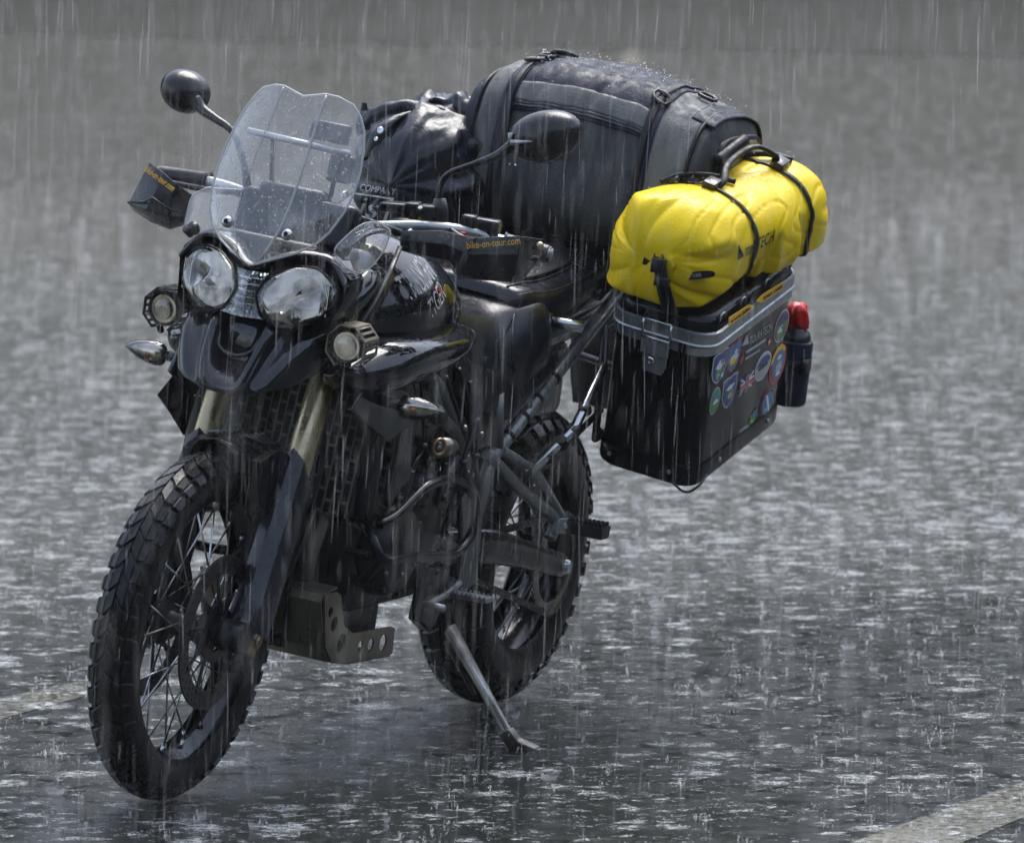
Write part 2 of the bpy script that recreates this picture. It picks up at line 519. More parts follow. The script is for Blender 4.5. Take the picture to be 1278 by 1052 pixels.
def add_ringloft(bm, rings, closed=False, cap=True):
    vs = [[bm.verts.new(p) for p in r] for r in rings]
    n = len(vs[0])
    m = len(vs)
    for j in range(m if closed else m - 1):
        A, B = vs[j], vs[(j + 1) % m]
        for i in range(n):
            bm.faces.new((A[i], A[(i + 1) % n], B[(i + 1) % n], B[i]))
    if cap and not closed:
        bm.faces.new(vs[0][::-1]); bm.faces.new(vs[-1])
    return vs


def add_tube(bm, pts, r, n=10, smooth=0, closed=False, cap=True, flat=None):
    """round tube along points; r a number or one per point; flat=(axis, factor) squashes it along an axis"""
    rs_ = r if isinstance(r, (list, tuple)) else [r] * len(pts)
    if smooth:
        P = catmull(pts, smooth, closed)
        rr = []
        seg = len(pts) if closed else len(pts) - 1
        for i in range(seg):
            a, b = rs_[i], rs_[(i + 1) % len(rs_)]
            rr += [a + (b - a) * j / smooth for j in range(smooth)]
        if not closed: rr.append(rs_[-1])
    else:
        P = [V3(p) for p in pts]; rr = list(rs_)
    m = len(P)
    rings = []
    up = None
    for i in range(m):
        if closed: t = P[(i + 1) % m] - P[i - 1]
        else: t = P[min(i + 1, m - 1)] - P[max(i - 1, 0)]
        t.normalize()
        if up is None:
            up = Vector((0, 0, 1)) if abs(t.z) < 0.85 else Vector((0, 1, 0))
        s = t.cross(up)
        if s.length < 1e-4: s = t.cross(Vector((1, 0.3, 0)))
        s.normalize(); up = s.cross(t).normalized()
        ring = []
        for k in range(n):
            a = 2 * math.pi * k / n
            v = s * math.cos(a) * rr[i] + up * math.sin(a) * rr[i]
            if flat:
                ax = V3(flat[0]).normalized(); v -= ax * v.dot(ax) * (1 - flat[1])
            ring.append(P[i] + v)
        rings.append(ring)
    add_ringloft(bm, rings, closed, cap)


def frame_of(axis):
    z = V3(axis).normalized()
    x = z.cross(Vector((0, 0, 1)))
    if x.length < 1e-3: x = Vector((1, 0, 0))
    x.normalize()
    return x, z.cross(x).normalized(), z


def add_lathe(bm, prof, c, axis, n=24, closed_prof=False, a0=0.0, a1=2 * math.pi):
    """prof: (radius, height along axis)"""
    x, y, z = frame_of(axis); c = V3(c)
    full = abs(a1 - a0 - 2 * math.pi) < 1e-6
    m = n if full else n + 1
    cols = []
    for k in range(m):
        a = a0 + (a1 - a0) * k / n
        d = x * math.cos(a) + y * math.sin(a)
        cols.append([bm.verts.new(c + d * r + z * h) for r, h in prof])
    for k in range(m if full else m - 1):
        A, B = cols[k], cols[(k + 1) % m]
        L = len(prof)
        for i in range(L if closed_prof else L - 1):
            j = (i + 1) % L
            try: bm.faces.new((A[i], B[i], B[j], A[j]))
            except ValueError: pass
    if not closed_prof and full:
        for i in (0, len(prof) - 1):
            if prof[i][0] > 1e-5:
                try: bm.faces.new([c_[i] for c_ in cols])
                except ValueError: pass
    bmesh.ops.remove_doubles(bm, verts=bm.verts, dist=1e-6)


def add_cyl(bm, a, b, r, n=16):
    add_tube(bm, [a, b], r, n)


def add_box(bm, c, size, rot=None):
    m = Matrix.Translation(c)
    if rot is not None:
        m = m @ (rot if isinstance(rot, Matrix) else Euler(rot).to_matrix().to_4x4())
    bmesh.ops.create_cube(bm, size=1.0, matrix=m @ Matrix.Diagonal((*size, 1)))


def add_prism(bm, outline, depth):
    """closed outline of 3D points, pushed along a vector: a plate with that outline"""
    d = V3(depth)
    a = [bm.verts.new(V3(p)) for p in outline]
    b = [bm.verts.new(V3(p) + d) for p in outline]
    n = len(a)
    bm.faces.new(a[::-1]); bm.faces.new(b)
    for i in range(n):
        bm.faces.new((a[i], a[(i + 1) % n], b[(i + 1) % n], b[i]))


def add_grid(bm, rows, wrap=False):
    vs = [[bm.verts.new(V3(p)) for p in r] for r in rows]
    for j in range(len(vs) - 1):
        n = len(vs[j])
        for i in range(n if wrap else n - 1):
            bm.faces.new((vs[j][i], vs[j][(i + 1) % n], vs[j + 1][(i + 1) % n], vs[j + 1][i]))
    return vs


def refine(rows, k=4):
    """catmull-rom refinement of a control grid in both directions"""
    a = [catmull(r, k) for r in rows]
    cols = [catmull([a[j][i] for j in range(len(a))], k) for i in range(len(a[0]))]
    return [[cols[i][j] for i in range(len(cols))] for j in range(len(cols[0]))]


def mirror_rows(half):
    """rows given from the middle (y=0) outward to +y: returns full rows from -y to +y"""
    out = []
    for r in half:
        l = [(p[0], -p[1], p[2]) for p in r[::-1] if abs(p[1]) > 1e-6]
        out.append(l + list(r))
    return out


def mir(pts):
    return [(p[0], -p[1], p[2]) for p in pts]


def bolt(parent, c, axis, r=0.008, h=0.006, mat=None, name='bolt'):
    bm = NB()
    add_lathe(bm, [(r * 0.45, h * 0.55), (r * 0.5, h), (r * 0.8, h), (r, h * 0.6), (r, 0), (0, 0)], c, axis, 12)
    return part(name, bm, mat or M['steel'], parent, sharp=35)


def text_bm(s, origin, xdir, ydir, width, height, depth=0.0006, shear=0.0, warp=None):
    cu = bpy.data.curves.new('lettering', 'FONT')
    cu.body = s
    cu.extrude = 0.5
    cu.resolution_u = 3
    cu.shear = shear
    ob = bpy.data.objects.new('lettering', cu)
    COL.objects.link(ob)
    dg = bpy.context.evaluated_depsgraph_get()
    me = bpy.data.meshes.new_from_object(ob.evaluated_get(dg))
    bpy.data.objects.remove(ob)
    xs_ = [v.co.x for v in me.vertices]; ys_ = [v.co.y for v in me.vertices]
    x0, x1, y0, y1 = min(xs_), max(xs_), min(ys_), max(ys_)
    X = V3(xdir).normalized(); Y = V3(ydir).normalized(); Y = (Y - X * Y.dot(X)).normalized(); Z = X.cross(Y)
    O = V3(origin)
    for v in me.vertices:
        u = (v.co.x - x0) / (x1 - x0); w = (v.co.y - y0) / (y1 - y0)
        if warp: v.co = warp(u, w, v.co.z * depth)
        else: v.co = O + X * u * width + Y * w * height + Z * (v.co.z * depth)
    bm = NB(); bm.from_mesh(me)
    bpy.data.meshes.remove(me)
    return bm


# ------------------------------------------------------------------ material list
M = {}
M['paint'] = wet('black_gloss_paint', (0.006, 0.0075, 0.011), 0.09, col2=(0.003, 0.004, 0.007), coat=0.15, drops=0.4, dscale=190, spec=.55)
M['plastic'] = wet('black_moulded_plastic', (0.006, 0.007, 0.009), 0.24, col2=(0.010, 0.010, 0.012), drops=0.4, grain=0.2, spec=.45)
M['satin'] = wet('black_satin_metal', (0.006, 0.007, 0.009), 0.22, col2=(0.010, 0.010, 0.011), drops=0.3, spec=.5)
M['guardplastic'] = wet('fork_guard_plastic', (0.010, 0.012, 0.017), 0.22, col2=(0.014, 0.015, 0.020), drops=0.3, spec=.55)
M['rubber'] = wet('tyre_rubber', (0.006, 0.006, 0.007), 0.26, col2=(0.011, 0.010, 0.009), nscale=22, drops=0.2, grain=0.25, gscale=200, spec=.30)
M['grip'] = wet('grip_rubber', (0.014, 0.014, 0.015), 0.4, drops=0.3, grain=0.3)
M['gold'] = wet('gold_anodised_fork', (0.56, 0.47, 0.29), 0.26, metal=0.8, col2=(0.40, 0.33, 0.20), drops=0.4)
M['caliper'] = wet('bronze_caliper', (0.34, 0.24, 0.12), 0.38, metal=0.7, col2=(0.16, 0.11, 0.06), drops=0.3)
M['frame'] = wet('grey_frame_paint', (0.10, 0.105, 0.10), 0.30, metal=0.4, col2=(0.06, 0.064, 0.064), drops=0.4)
M['silver'] = wet('silver_frame_paint', (0.26, 0.265, 0.26), 0.32, metal=0.5, col2=(0.16, 0.165, 0.16), drops=0.4)
M['pipe'] = wet('stainless_pipe', (0.30, 0.29, 0.26), 0.34, metal=0.8, col2=(0.14, 0.125, 0.10), nscale=14, drops=0.3)
M['rust'] = wet('heat_browned_pipe', (0.30, 0.12, 0.05), 0.5, metal=0.3, col2=(0.08, 0.04, 0.025), nscale=22, drops=0.3)
M['steel'] = wet('polished_steel', (0.55, 0.56, 0.57), 0.18, metal=1.0, col2=(0.4, 0.41, 0.42), drops=0.2)
M['alu'] = wet('brushed_aluminium', (0.42, 0.43, 0.43), 0.36, metal=0.75, col2=(0.30, 0.31, 0.32), nscale=12, drops=0.6)
M['bash'] = wet('dirty_aluminium_plate', (0.26, 0.225, 0.165), 0.36, metal=0.5, col2=(0.12, 0.10, 0.075), nscale=9, drops=0.4)
M['disc'] = wet('brake_disc_steel', (0.085, 0.080, 0.075), 0.36, metal=0.65, col2=(0.05, 0.042, 0.036), nscale=26, drops=0.15)
M['engine'] = wet('engine_casting', (0.006, 0.006, 0.007), 0.30, col2=(0.028, 0.025, 0.021), nscale=13, drops=0.4, grain=0.5)
M['hole_shade_print'] = wet('black_hole_shade_print', (0.006, 0.006, 0.007), 0.6, drops=0)  # flat black: painted shade inside holes and slots, also black print
M['radiator'] = wet('radiator_fins', (0.018, 0.018, 0.017), 0.5, col2=(0.03, 0.028, 0.024), drops=0.2)
M['guardmesh'] = wet('radiator_guard_paint', (0.10, 0.094, 0.08), 0.42, col2=(0.14, 0.12, 0.09), nscale=20, drops=0.2)
M['seat'] = wet('seat_vinyl', (0.006, 0.008, 0.012), 0.20, col2=(0.009, 0.011, 0.015), drops=0.35, grain=0.45, gscale=420)
M['seattrim'] = wet('seat_grey_vinyl', (0.030, 0.033, 0.039), 0.24, drops=0.4, grain=0.3)
M['screen'] = see_through('clear_screen_plastic', (0.93, 0.95, 0.96), film=0.26, rough=0.05, drops=1.0, white=0.045, streak=0.14)  # milky film whitened to stand in for sky glare
M['screenedge'] = see_through('screen_edge', (0.7, 0.75, 0.78), film=0.2, rough=0.1, drops=0.2, white=0.40)  # whitened, so edge and crease carry their bright line in the colour
M['lens'] = see_through('clear_lens', (0.97, 0.98, 1.0), film=0.02, rough=0.03, drops=0.3, white=0.0)
M['reflector'] = wet('lamp_reflector', (0.48, 0.42, 0.33), 0.06, metal=1.0, col2=(0.12, 0.105, 0.085), nscale=24, drops=0)
M['mirror'] = wet('bright_reflector', (0.80, 0.80, 0.80), 0.06, metal=1.0, drops=0)
M['whitish'] = see_through('whitish_screen_plastic', (0.95, 0.95, 0.96), film=0.25, rough=0.1, drops=.6, white=0.45, streak=0.1)  # whiter, milkier plastic for the right-hand deflector
M['bulb'] = wet('lamp_bulb', (0.5, 0.5, 0.48), 0.1, metal=0.3, drops=0)
M['amber'] = wet('amber_bulb', (0.55, 0.16, 0.05), 0.2, drops=0)
M['yellow'] = wet('yellow_tarpaulin', (0.86, 0.62, 0.004), 0.36, spec=.28, col2=(0.80, 0.55, 0.003), nscale=5, drops=0.35, dscale=150)
M['webbing'] = wet('black_webbing', (0.006, 0.006, 0.008), 0.42, spec=.35, drops=0.3, grain=0.5, gscale=500)
M['buckle'] = wet('black_buckle', (0.012, 0.012, 0.014), 0.25, drops=0.4)
M['nylon'] = wet('blue_black_nylon', (0.007, 0.012, 0.028), 0.48, col2=(0.011, 0.016, 0.034), drops=0.5, dscale=130, wrinkle=0.04, wscale=8, spec=.22)
M['greyfab'] = wet('charcoal_fabric', (0.042, 0.045, 0.045), 0.6, col2=(0.020, 0.022, 0.023), nscale=7, drops=0.6, grain=0.5, gscale=380, wrinkle=0.05)
M['bandfab'] = wet('grey_cordura', (0.125, 0.130, 0.126), 0.65, col2=(0.085, 0.088, 0.086), nscale=9, drops=0.6, grain=0.5, gscale=380)
M['pvc'] = wet('shiny_black_tarpaulin', (0.005, 0.007, 0.014), 0.27, col2=(0.008, 0.010, 0.018), drops=0.3, wrinkle=0.05, wscale=9, spec=.45)
M['case'] = wet('black_coated_case', (0.002, 0.002, 0.004), 0.18, col2=(0.004, 0.004, 0.006), drops=0.35, spec=.32)
M['white'] = wet('white_print', (0.78, 0.78, 0.76), 0.4, drops=0.0)
M['greyprint'] = wet('grey_print', (0.45, 0.45, 0.44), 0.3, drops=0.1)
M['orange'] = wet('orange_print', (1.0, 0.55, 0.03), 0.5, drops=0.1)
M['red'] = wet('red_plastic', (0.62, 0.012, 0.012), 0.22, drops=0.5)
M['flask'] = wet('dark_flask', (0.02, 0.022, 0.028), 0.25, drops=0.5)
M['sky_blue'] = wet('blue_print', (0.07, 0.19, 0.36), 0.3, drops=0.1)
M['green'] = wet('green_print', (0.05, 0.26, 0.09), 0.3, drops=0.1)
M['navy'] = wet('navy_print', (0.03, 0.05, 0.22), 0.3, drops=0.1)
M['rose'] = wet('red_print', (0.50, 0.05, 0.05), 0.3, drops=0.1)
M['rim'] = wet('black_rim', (0.016, 0.016, 0.018), 0.2, metal=0.2, drops=0.2)

# ------------------------------------------------------------------ motorcycle
moto = thing('motorcycle', 'black adventure touring motorcycle leaning on its side stand on the wet asphalt', 'motorcycle')
WB = 1.555


def wheel(name, cx, Rout, hw, hr, pitchn, th, rim_r, rear=False):
    """tyre (carcass + tread blocks), rim, hub, spokes about the point (cx, 0, Rout)"""
    C = Vector((cx, 0, Rout))
    Rc = Rout - th - hr
    w = link(name, bpy.data.meshes.new(name), None, moto)

    def tp(ang, ph, h):
        # ang round the wheel (0 = up, towards the front), ph across the section (0 = crown)
        rr = Rc + (hr + h) * math.cos(ph)
        yy = (hw + h) * math.sin(ph)
        return C + Vector((math.sin(ang) * rr, yy, math.cos(ang) * rr))
    bm = NB()
    n, m = 96, 16
    rows = []
    for i in range(n):
        a = 2 * math.pi * i / n
        r = [tp(a, -2.25 + 4.5 * k / m, 0) for k in range(m + 1)]
        rows.append(r)
    rows.append(rows[0])
    add_grid(bm, rows)
    bmesh.ops.remove_doubles(bm, verts=bm.verts, dist=1e-5)
    tyre = part('tyre', bm, M['rubber'], w)
    bm = NB()

    def block(poly, h0, h1):
        top = [bm.verts.new(tp(a, p, h1)) for a, p in poly]
        ca = sum(a for a, p in poly) / len(poly); cp = sum(p for a, p in poly) / len(poly)
        bot = [bm.verts.new(tp(ca + (a - ca) * 1.08, cp + (p - cp) * 1.08, h0)) for a, p in poly]
        k = len(poly)
        bm.faces.new(top)
        for i in range(k):
            bm.faces.new((bot[i], bot[(i + 1) % k], top[(i + 1) % k], top[i]))
    d = 2 * math.pi / pitchn
    for i in range(pitchn):
        a = i * d
        for s in (-1, 1):
            o = 0.5 * d if s > 0 else 0.0
            g = 0.84
            # crown chevron: leading edge swept back towards the shoulder, in two bent pieces
            sl = -0.9 * d
            A = a + o
            block([(A, s * 0.02), (A + g * d, s * 0.02), (A + g * d - sl * .5, s * 0.36), (A - sl * .5, s * 0.36)], -0.002, th)
            block([(A - sl * .5, s * 0.37), (A + g * d - sl * .5, s * 0.37), (A + .66 * d - sl * .62, s * 0.64), (A - sl * .70, s * 0.66)], -0.002, th * 0.97)
            # shoulder lug, offset by half a pitch, reaching down the side
            B = A - sl * 0.6 + 0.02 * d
            block([(B, s * 0.74), (B + 0.72 * d, s * 0.70), (B + 0.66 * d, s * 1.02), (B + 0.06 * d, s * 1.06)], -0.002, th * 0.92)
            if rear or i % 2 == 0:
                block([(B + .1 * d, s * 1.10), (B + 0.55 * d, s * 1.08), (B + 0.5 * d, s * 1.30), (B + 0.16 * d, s * 1.30)], -0.001, th * 0.45)
    part('tread', bm, M['rubber'], w, smooth=False, bevel=0.0012 if not rear else 0.0016, seg=1)
    # bead, rim
    bm = NB()
    rw = hw * (0.62 if not rear else 0.66)
    prof = [(rim_r + .012, -rw), (rim_r + .016, -rw - .003), (rim_r + .018, -rw + .004), (rim_r + .004, -rw + .010), (rim_r - .006, -rw + .02), (rim_r - .012, 0),
            (rim_r - .006, rw - .02), (rim_r + .004, rw - .010), (rim_r + .018, rw - .004), (rim_r + .016, rw + .003), (rim_r + .012, rw), (rim_r - .002, rw - .008),
            (rim_r - .016, rw - .026), (rim_r - .022, 0), (rim_r - .016, -rw + .026), (rim_r - .002, -rw + .008)]
    add_lathe(bm, prof, C, (0, 1, 0), 96, closed_prof=True)
    part('rim', bm, M['rim'], w, sharp=50)
    # hub
    bm = NB()
    hwid = 0.062 if not rear else 0.085
    add_lathe(bm, [(0, -hwid - .02), (.018, -hwid - .02), (.020, -hwid), (.046, -hwid + .006), (.048, -hwid + .016), (.026, -hwid + .03), (.024, 0), (.026, hwid - .03), (.048, hwid - .016),
                   (.046, hwid - .006), (.020, hwid), (.018, hwid + .02), (0, hwid + .02)], C, (0, 1, 0), 28)
    part('hub', bm, M['engine'], w, sharp=40)
    # spokes: crossed pairs
    N = 36 if not rear else 32
    for i in range(N):
        s = 1 if i % 2 else -1
        a = 2 * math.pi * i / N
        t = 1 if (i // 2) % 2 else -1
        ah = a + t * 0.95
        p0 = C + Vector((math.sin(ah) * .045, s * (hwid - .012), math.cos(ah) * .045))
        p1 = C + Vector((math.sin(a) * (rim_r - .012), s * 0.006, math.cos(a) * (rim_r - .012)))
        bm = NB()
        add_tube(bm, [p0, p1], 0.0019, 6)
        dv = (p0 - p1).normalized()
        add_tube(bm, [p1 - dv * .004, p1 + dv * .018], 0.0036, 6)
        part('spoke', bm, M['steel'] if i % 3 else M['pipe'], w)
    return w, C


def brake_disc(parent, C, y, ro, ri, nholes=40, s=1):
    c = Vector((C.x, y, C.z))
    bm = NB()
    add_lathe(bm, [(ri, -.0022), (ro, -.0022), (ro, .0022), (ri, .0022)], c, (0, 1, 0), 72, closed_prof=True)
    d = part('brake_disc', bm, M['disc'], parent, sharp=40)
    # drilled holes as solid dark plugs, the shade of the bores painted
    bm = NB()
    for k in range(nholes):
        for j, fr in enumerate((0.22, 0.5, 0.78)):
            a = 2 * math.pi * (k + j * 0.33) / nholes
            r = ri + (ro - ri) * fr
            p = c + Vector((math.sin(a) * r, 0, math.cos(a) * r))
            add_tube(bm, [p + Vector((0, -.0026, 0)), p + Vector((0, .0026, 0))], .0031, 8)
    part('hole_shade_disc', bm, M['hole_shade_print'], d, smooth=False).__setitem__('kind', 'stuff')
    # carrier spider with buttons
    bm = NB()
    for k in range(10):
        a = 2 * math.pi * k / 10 + .2
        p0 = c + Vector((math.sin(a - .22) * .045, 0, math.cos(a - .22) * .045))
        p1 = c + Vector((math.sin(a) * (ri + .004), 0, math.cos(a) * (ri + .004)))
        add_tube(bm, [p0, (p0 + p1) / 2, p1], [.010, .0065, .008], 8, flat=((0, 1, 0), 0.35))
        add_tube(bm, [p1 + Vector((0, -.005, 0)), p1 + Vector((0, .005, 0))], .0075, 10)
    add_lathe(bm, [(.038, -.003), (.060, -.003), (.060, .003), (.038, .003)], c, (0, 1, 0), 36, closed_prof=True)
    part('disc_carrier', bm, M['satin'], d, sharp=40)
    return d


fw, FC = wheel('front_wheel', WB, 0.348, 0.047, 0.050, 46, 0.0075, 0.268)
brake_disc(fw, FC, 0.066, 0.154, 0.117)
brake_disc(fw, FC, -0.066, 0.154, 0.117)
bm = NB(); add_cyl(bm, (WB, -.115, .348), (WB, .115, .348), .013, 16)
part('axle', bm, M['steel'], fw)
bm = NB(); add_lathe(bm, [(0, 0), (.020, 0), (.020, .012), (.012, .016), (0, .016)], (WB, .112, .348), (0, 1, 0), 18)
part('axle_nut', bm, M['satin'], fw, sharp=40)
rw_, RC = wheel('rear_wheel', 0.0, 0.327, 0.078, 0.074, 38, 0.010, 0.216, rear=True)
brake_disc(rw_, RC, -0.10, 0.128, 0.098, 30)
bm = NB()
add_lathe(bm, [(.085, .112), (.104, .112), (.108, .115), (.104, .118), (.085, .118)], RC, (0, 1, 0), 60, closed_prof=True)
for k in range(46):
    a = 2 * math.pi * k / 46
    add_box(bm, RC + Vector((math.sin(a) * .109, .115, math.cos(a) * .109)), (.006, .005, .008), Euler((0, a, 0)).to_matrix().to_4x4())
part('sprocket', bm, M['pipe'], rw_, sharp=40)
bm = NB(); add_cyl(bm, (0, -.15, .327), (0, .15, .327), .014, 16)
part('axle', bm, M['steel'], rw_)
# chain, top and bottom runs round both sprockets
bm = NB()
cp = []
for k in range(16):
    a = math.pi * (1.0 - k / 15.0) + math.pi
    cp.append((0 + math.sin(a) * .109 * 1, .115, .327 + math.cos(a) * .109))
pts = []
for k in range(13):
    a = -math.pi + math.pi * k / 12
    pts.append((math.sin(a) * .109, .115, .327 + math.cos(a) * .109))
pts += [(.52, .115, .43), (.555, .115, .40), (.52, .115, .365)]
add_tube(bm, pts, .008, 6, closed=True, flat=((0, 1, 0), 0.9))
part('chain', bm, M['engine'], moto, smooth=False)

# ------------------------------------------------------------------ front fork
def fx(z):
    return 1.301 - (z - 0.826) * 0.398


for s in (1, -1):
    y = 0.104 * s
    bm = NB()
    zs = [0.60, 0.70, 0.86, 0.90, 1.045, 1.05]
    add_tube(bm, [(fx(z), y, z) for z in zs], [.0285, .0285, .0285, .027, .027, .025], 20)
    leg = part('fork_tube', bm, M['gold'], moto, sharp=50)
    bm = NB(); add_tube(bm, [(fx(z), y, z) for z in (1.045, 1.052, 1.075, 1.085)], [.028, .0285, .0285, .022], 18)
    cap = part('fork_cap', bm, M['alu'], leg, sharp=40)
    bm = NB(); add_tube(bm, [(fx(z), y, z) for z in (1.085, 1.10)], .008, 10)
    part('adjuster', bm, M['caliper'], cap, sharp=40)
    bm = NB(); add_tube(bm, [(fx(z), y, z) for z in (0.34, 0.45, 0.66)], .0235, 16)
    part('fork_slider', bm, M['steel'], leg)
    # stanchion guard: half shell in front of the slider, five-sided in section, peaked at the top
    rows = []
    for i, (z, k) in enumerate(((.345, .78), (.40, .82), (.43, .80), (.50, .78), (.60, .76), (.645, .75), (.672, .74))):
        r = []
        for (u, v) in ((-.024, .046), (.012, .049), (.040, .034), (.052, 0.0), (.040, -.034), (.012, -.049), (-.024, -.046)):
            zz = z
            if i == 6: zz = z + (0.018 if abs(v) < .02 else (0.0 if abs(v) < .04 else -.03))
            r.append((fx(zz) + u * k, y + v * k * s, zz + u * .35))
        rows.append(r)
    bm = NB(); add_grid(bm, rows)
    part('fork_guard', bm, M['guardplastic'], leg, solid=.003, bevel=.004, seg=2, sharp=60)
    # axle foot
    bm = NB()
    add_tube(bm, [(fx(.42), y, .42), (1.500, y, .37), (1.548, y, .348)], [.031, .034, .026], 14, smooth=4, flat=((0, 1, 0), .8))
    add_lathe(bm, [(0, -.026), (.030, -.026), (.032, -.02), (.032, .02), (.030, .026), (0, .026)], (WB, y, .348), (0, 1, 0), 20)
    part('axle_clamp', bm, M['satin'], leg, sharp=45)
    # caliper behind the leg
    if True:
        yc = 0.078 * s
        bm = NB()
        add_box(bm, (1.452, yc + .012 * s, .352), (.050, .036, .115), (0, R(-16), 0))
        add_box(bm, (1.437, yc + .022 * s, .350), (.030, .020, .090), (0, R(-16), 0))
        cal = part('brake_caliper', bm, M['caliper'], leg, bevel=.008, seg=3, sharp=50)
        for dz in (-.026, .026):
            bolt(cal, (1.440 - dz * .3, yc + .030 * s, .350 + dz), (0, s, 0), .012, .006, M['caliper'], 'piston_cap')
    bm = NB()
    add_tube(bm, [(1.42, y * 1.0, .38), (1.36, y * 1.25, .50), (1.30, y * 1.2, .66), (1.26, y * .9, .80), (1.22, y * .5, .88)], .0045, 8, smooth=6)
    part('brake_hose', bm, M['webbing'], leg)
# yokes
bm = NB()
for z, t in ((.885, .036), (1.035, .022)):
    out = [(fx(z) + u, v, z) for u, v in ((.036, .075), (.040, .104), (.030, .135), (0, .142), (-.034, .135), (-.040, .10), (-.075, .05), (-.085, 0), (-.075, -.05), (-.04, -.10),
                                          (-.034, -.135), (0, -.142), (.03, -.135), (.04, -.104), (.036, -.075), (.01, -.03), (.01, .03))]
    add_prism(bm, out, (-.4 * t, 0, t))
add_tube(bm, [(fx(.87) - .045, 0, .87), (fx(1.06) - .045, 0, 1.06)], .034, 16)
part('fork_yoke', bm, M['satin'], moto, bevel=.004, sharp=40)
# front mudguard
rows = []
for i in range(9):
    a = R(-2 - i * 12.5)           # from the crown back and down behind the tyre
    rr = .364 + .004 * math.sin(i)
    row = []
    for (v, dr) in ((-.066, -.050), (-.064, -.022), (-.048, -.002), (-.018, .005), (0, .008), (.018, .005), (.048, -.002), (.064, -.022), (.066, -.050)):
        k = 1.0 if i > 0 else .72
        row.append((WB + math.sin(a) * (rr + dr), v * k, .348 + math.cos(a) * (rr + dr)))
    rows.append(row)
bm = NB(); add_grid(bm, refine(rows, 3))
mg = part('mudguard', bm, M['plastic'], moto, solid=.003, sharp=40)
# ribbed bridge between guard and fork legs
bm = NB()
for s in (-1, 1):
    add_prism(bm, [(1.44, s * .064, .700), (1.50, s * .064, .685), (1.475, s * .064, .60), (1.41, s * .064, .56), (1.345, s * .064, .62), (1.36, s * .064, .70)], (0, s * .022, 0))
    for k in range(4):
        add_tube(bm, [(1.46 - k * .026, s * .02, .722 - k * .001), (1.44 - k * .026, s * .062, .712 - k * .004)], .005, 8)
part('fork_bridge', bm, M['plastic'], mg, bevel=.004, sharp=40)

# ------------------------------------------------------------------ radiator, engine, skid plate
bm = NB(); add_box(bm, (1.205, 0, .70), (.035, .36, .27), (0, R(-12), 0))
rad = part('radiator', bm, M['radiator'], moto, bevel=.004)
bm = NB()
for k in range(26):
    add_box(bm, (1.226 - (k - 13) * .0021, 0, .70 + (k - 13) * .0098), (.004, .35, .0022), (0, R(-12), 0))
part('fin', bm, M['engine'], rad, smooth=False).__setitem__('kind', 'stuff')
# guard: staggered upright slots cut in a plate -> bars and bridges
bm = NB()
ncol = 20
for c in range(ncol + 1):
    y = -.175 + .35 * c / ncol
    add_box(bm, (1.236, y, .70), (.003, .0035, .27), (0, R(-12), 0))
for c in range(ncol):
    y = -.175 + .35 * (c + .5) / ncol
    for j in range(7):
        z = .575 + j * .042 + (0.021 if c % 2 else 0)
        if z < .83: add_box(bm, (1.236 - (z - .70) * .2126, y, z), (.003, .0165, .006), (0, R(-12), 0))
part('radiator_guard', bm, M['guardmesh'], moto, smooth=False)
for s in (1, -1):
    bm = NB()
    add_tube(bm, [(1.215, s * .19, z) for z in (.565, .60, .80, .835)], [.018, .026, .026, .018], 12, flat=((1, 0, 0), .9))
    part('radiator_tank', bm, M['satin'], rad)

bm = NB()
# crankcase body and cylinder block
add_box(bm, (.90, 0, .44), (.34, .26, .20))
add_box(bm, (.97, 0, .60), (.20, .30, .20), (0, R(-18), 0))
add_box(bm, (.93, 0, .74), (.21, .33, .12), (0, R(-18), 0))
add_box(bm, (.72, 0, .47), (.20, .20, .22))
add_box(bm, (.99, 0, .325), (.24, .22, .13))
eng = part('engine', bm, M['engine'], moto, bevel=.022, seg=3, sharp=40)
bm = NB()
for k in range(9):
    add_box(bm, (1.02 - k * .0055, 0, .54 + k * .017), (.19, .31, .004), (0, R(-18), 0))
part('cylinder_ribs', bm, M['engine'], eng, smooth=False)
# left side covers: generator, sprocket, water pump
for (x, z, r, y0, y1) in ((.97, .47, .095, .12, .185), (.80, .50, .085, .12, .165), (.90, .60, .045, .14, .19)):
    bm = NB()
    add_lathe(bm, [(0, y1 + .006), (r * .45, y1 + .006), (r * .6, y1), (r * .86, y1 - .004), (r, y1 - .02), (r * 1.03, y0), (0, y0)], (x, 0, z), (0, 1, 0), 40)
    for k in range(7):
        a = 2 * math.pi * k / 7
        add_lathe(bm, [(0, y1 - .006), (.006, y1 - .006), (.007, y1 - .02), (.007, y0)], (x + math.cos(a) * r * .97, 0, z + math.sin(a) * r * .97), (0, 1, 0), 8)
    part('side_cover', bm, M['engine'], eng, sharp=40)
bm = NB()
add_tube(bm, [(0.697, 0.140, 0.669), (0.741, 0.150, 0.661), (0.912, 0.200, 0.681)], [.020, .021, .021], 18)
part('round_plug', bm, M['pipe'], eng)
bm = NB()
add_lathe(bm, [(.012, 0), (.019, 0), (.020, .003), (.016, .006), (.012, .002)], (0.920, 0.205, 0.686), (.4, .9, 0), 24, closed_prof=True)
part('plug_ring', bm, M['caliper'], eng)
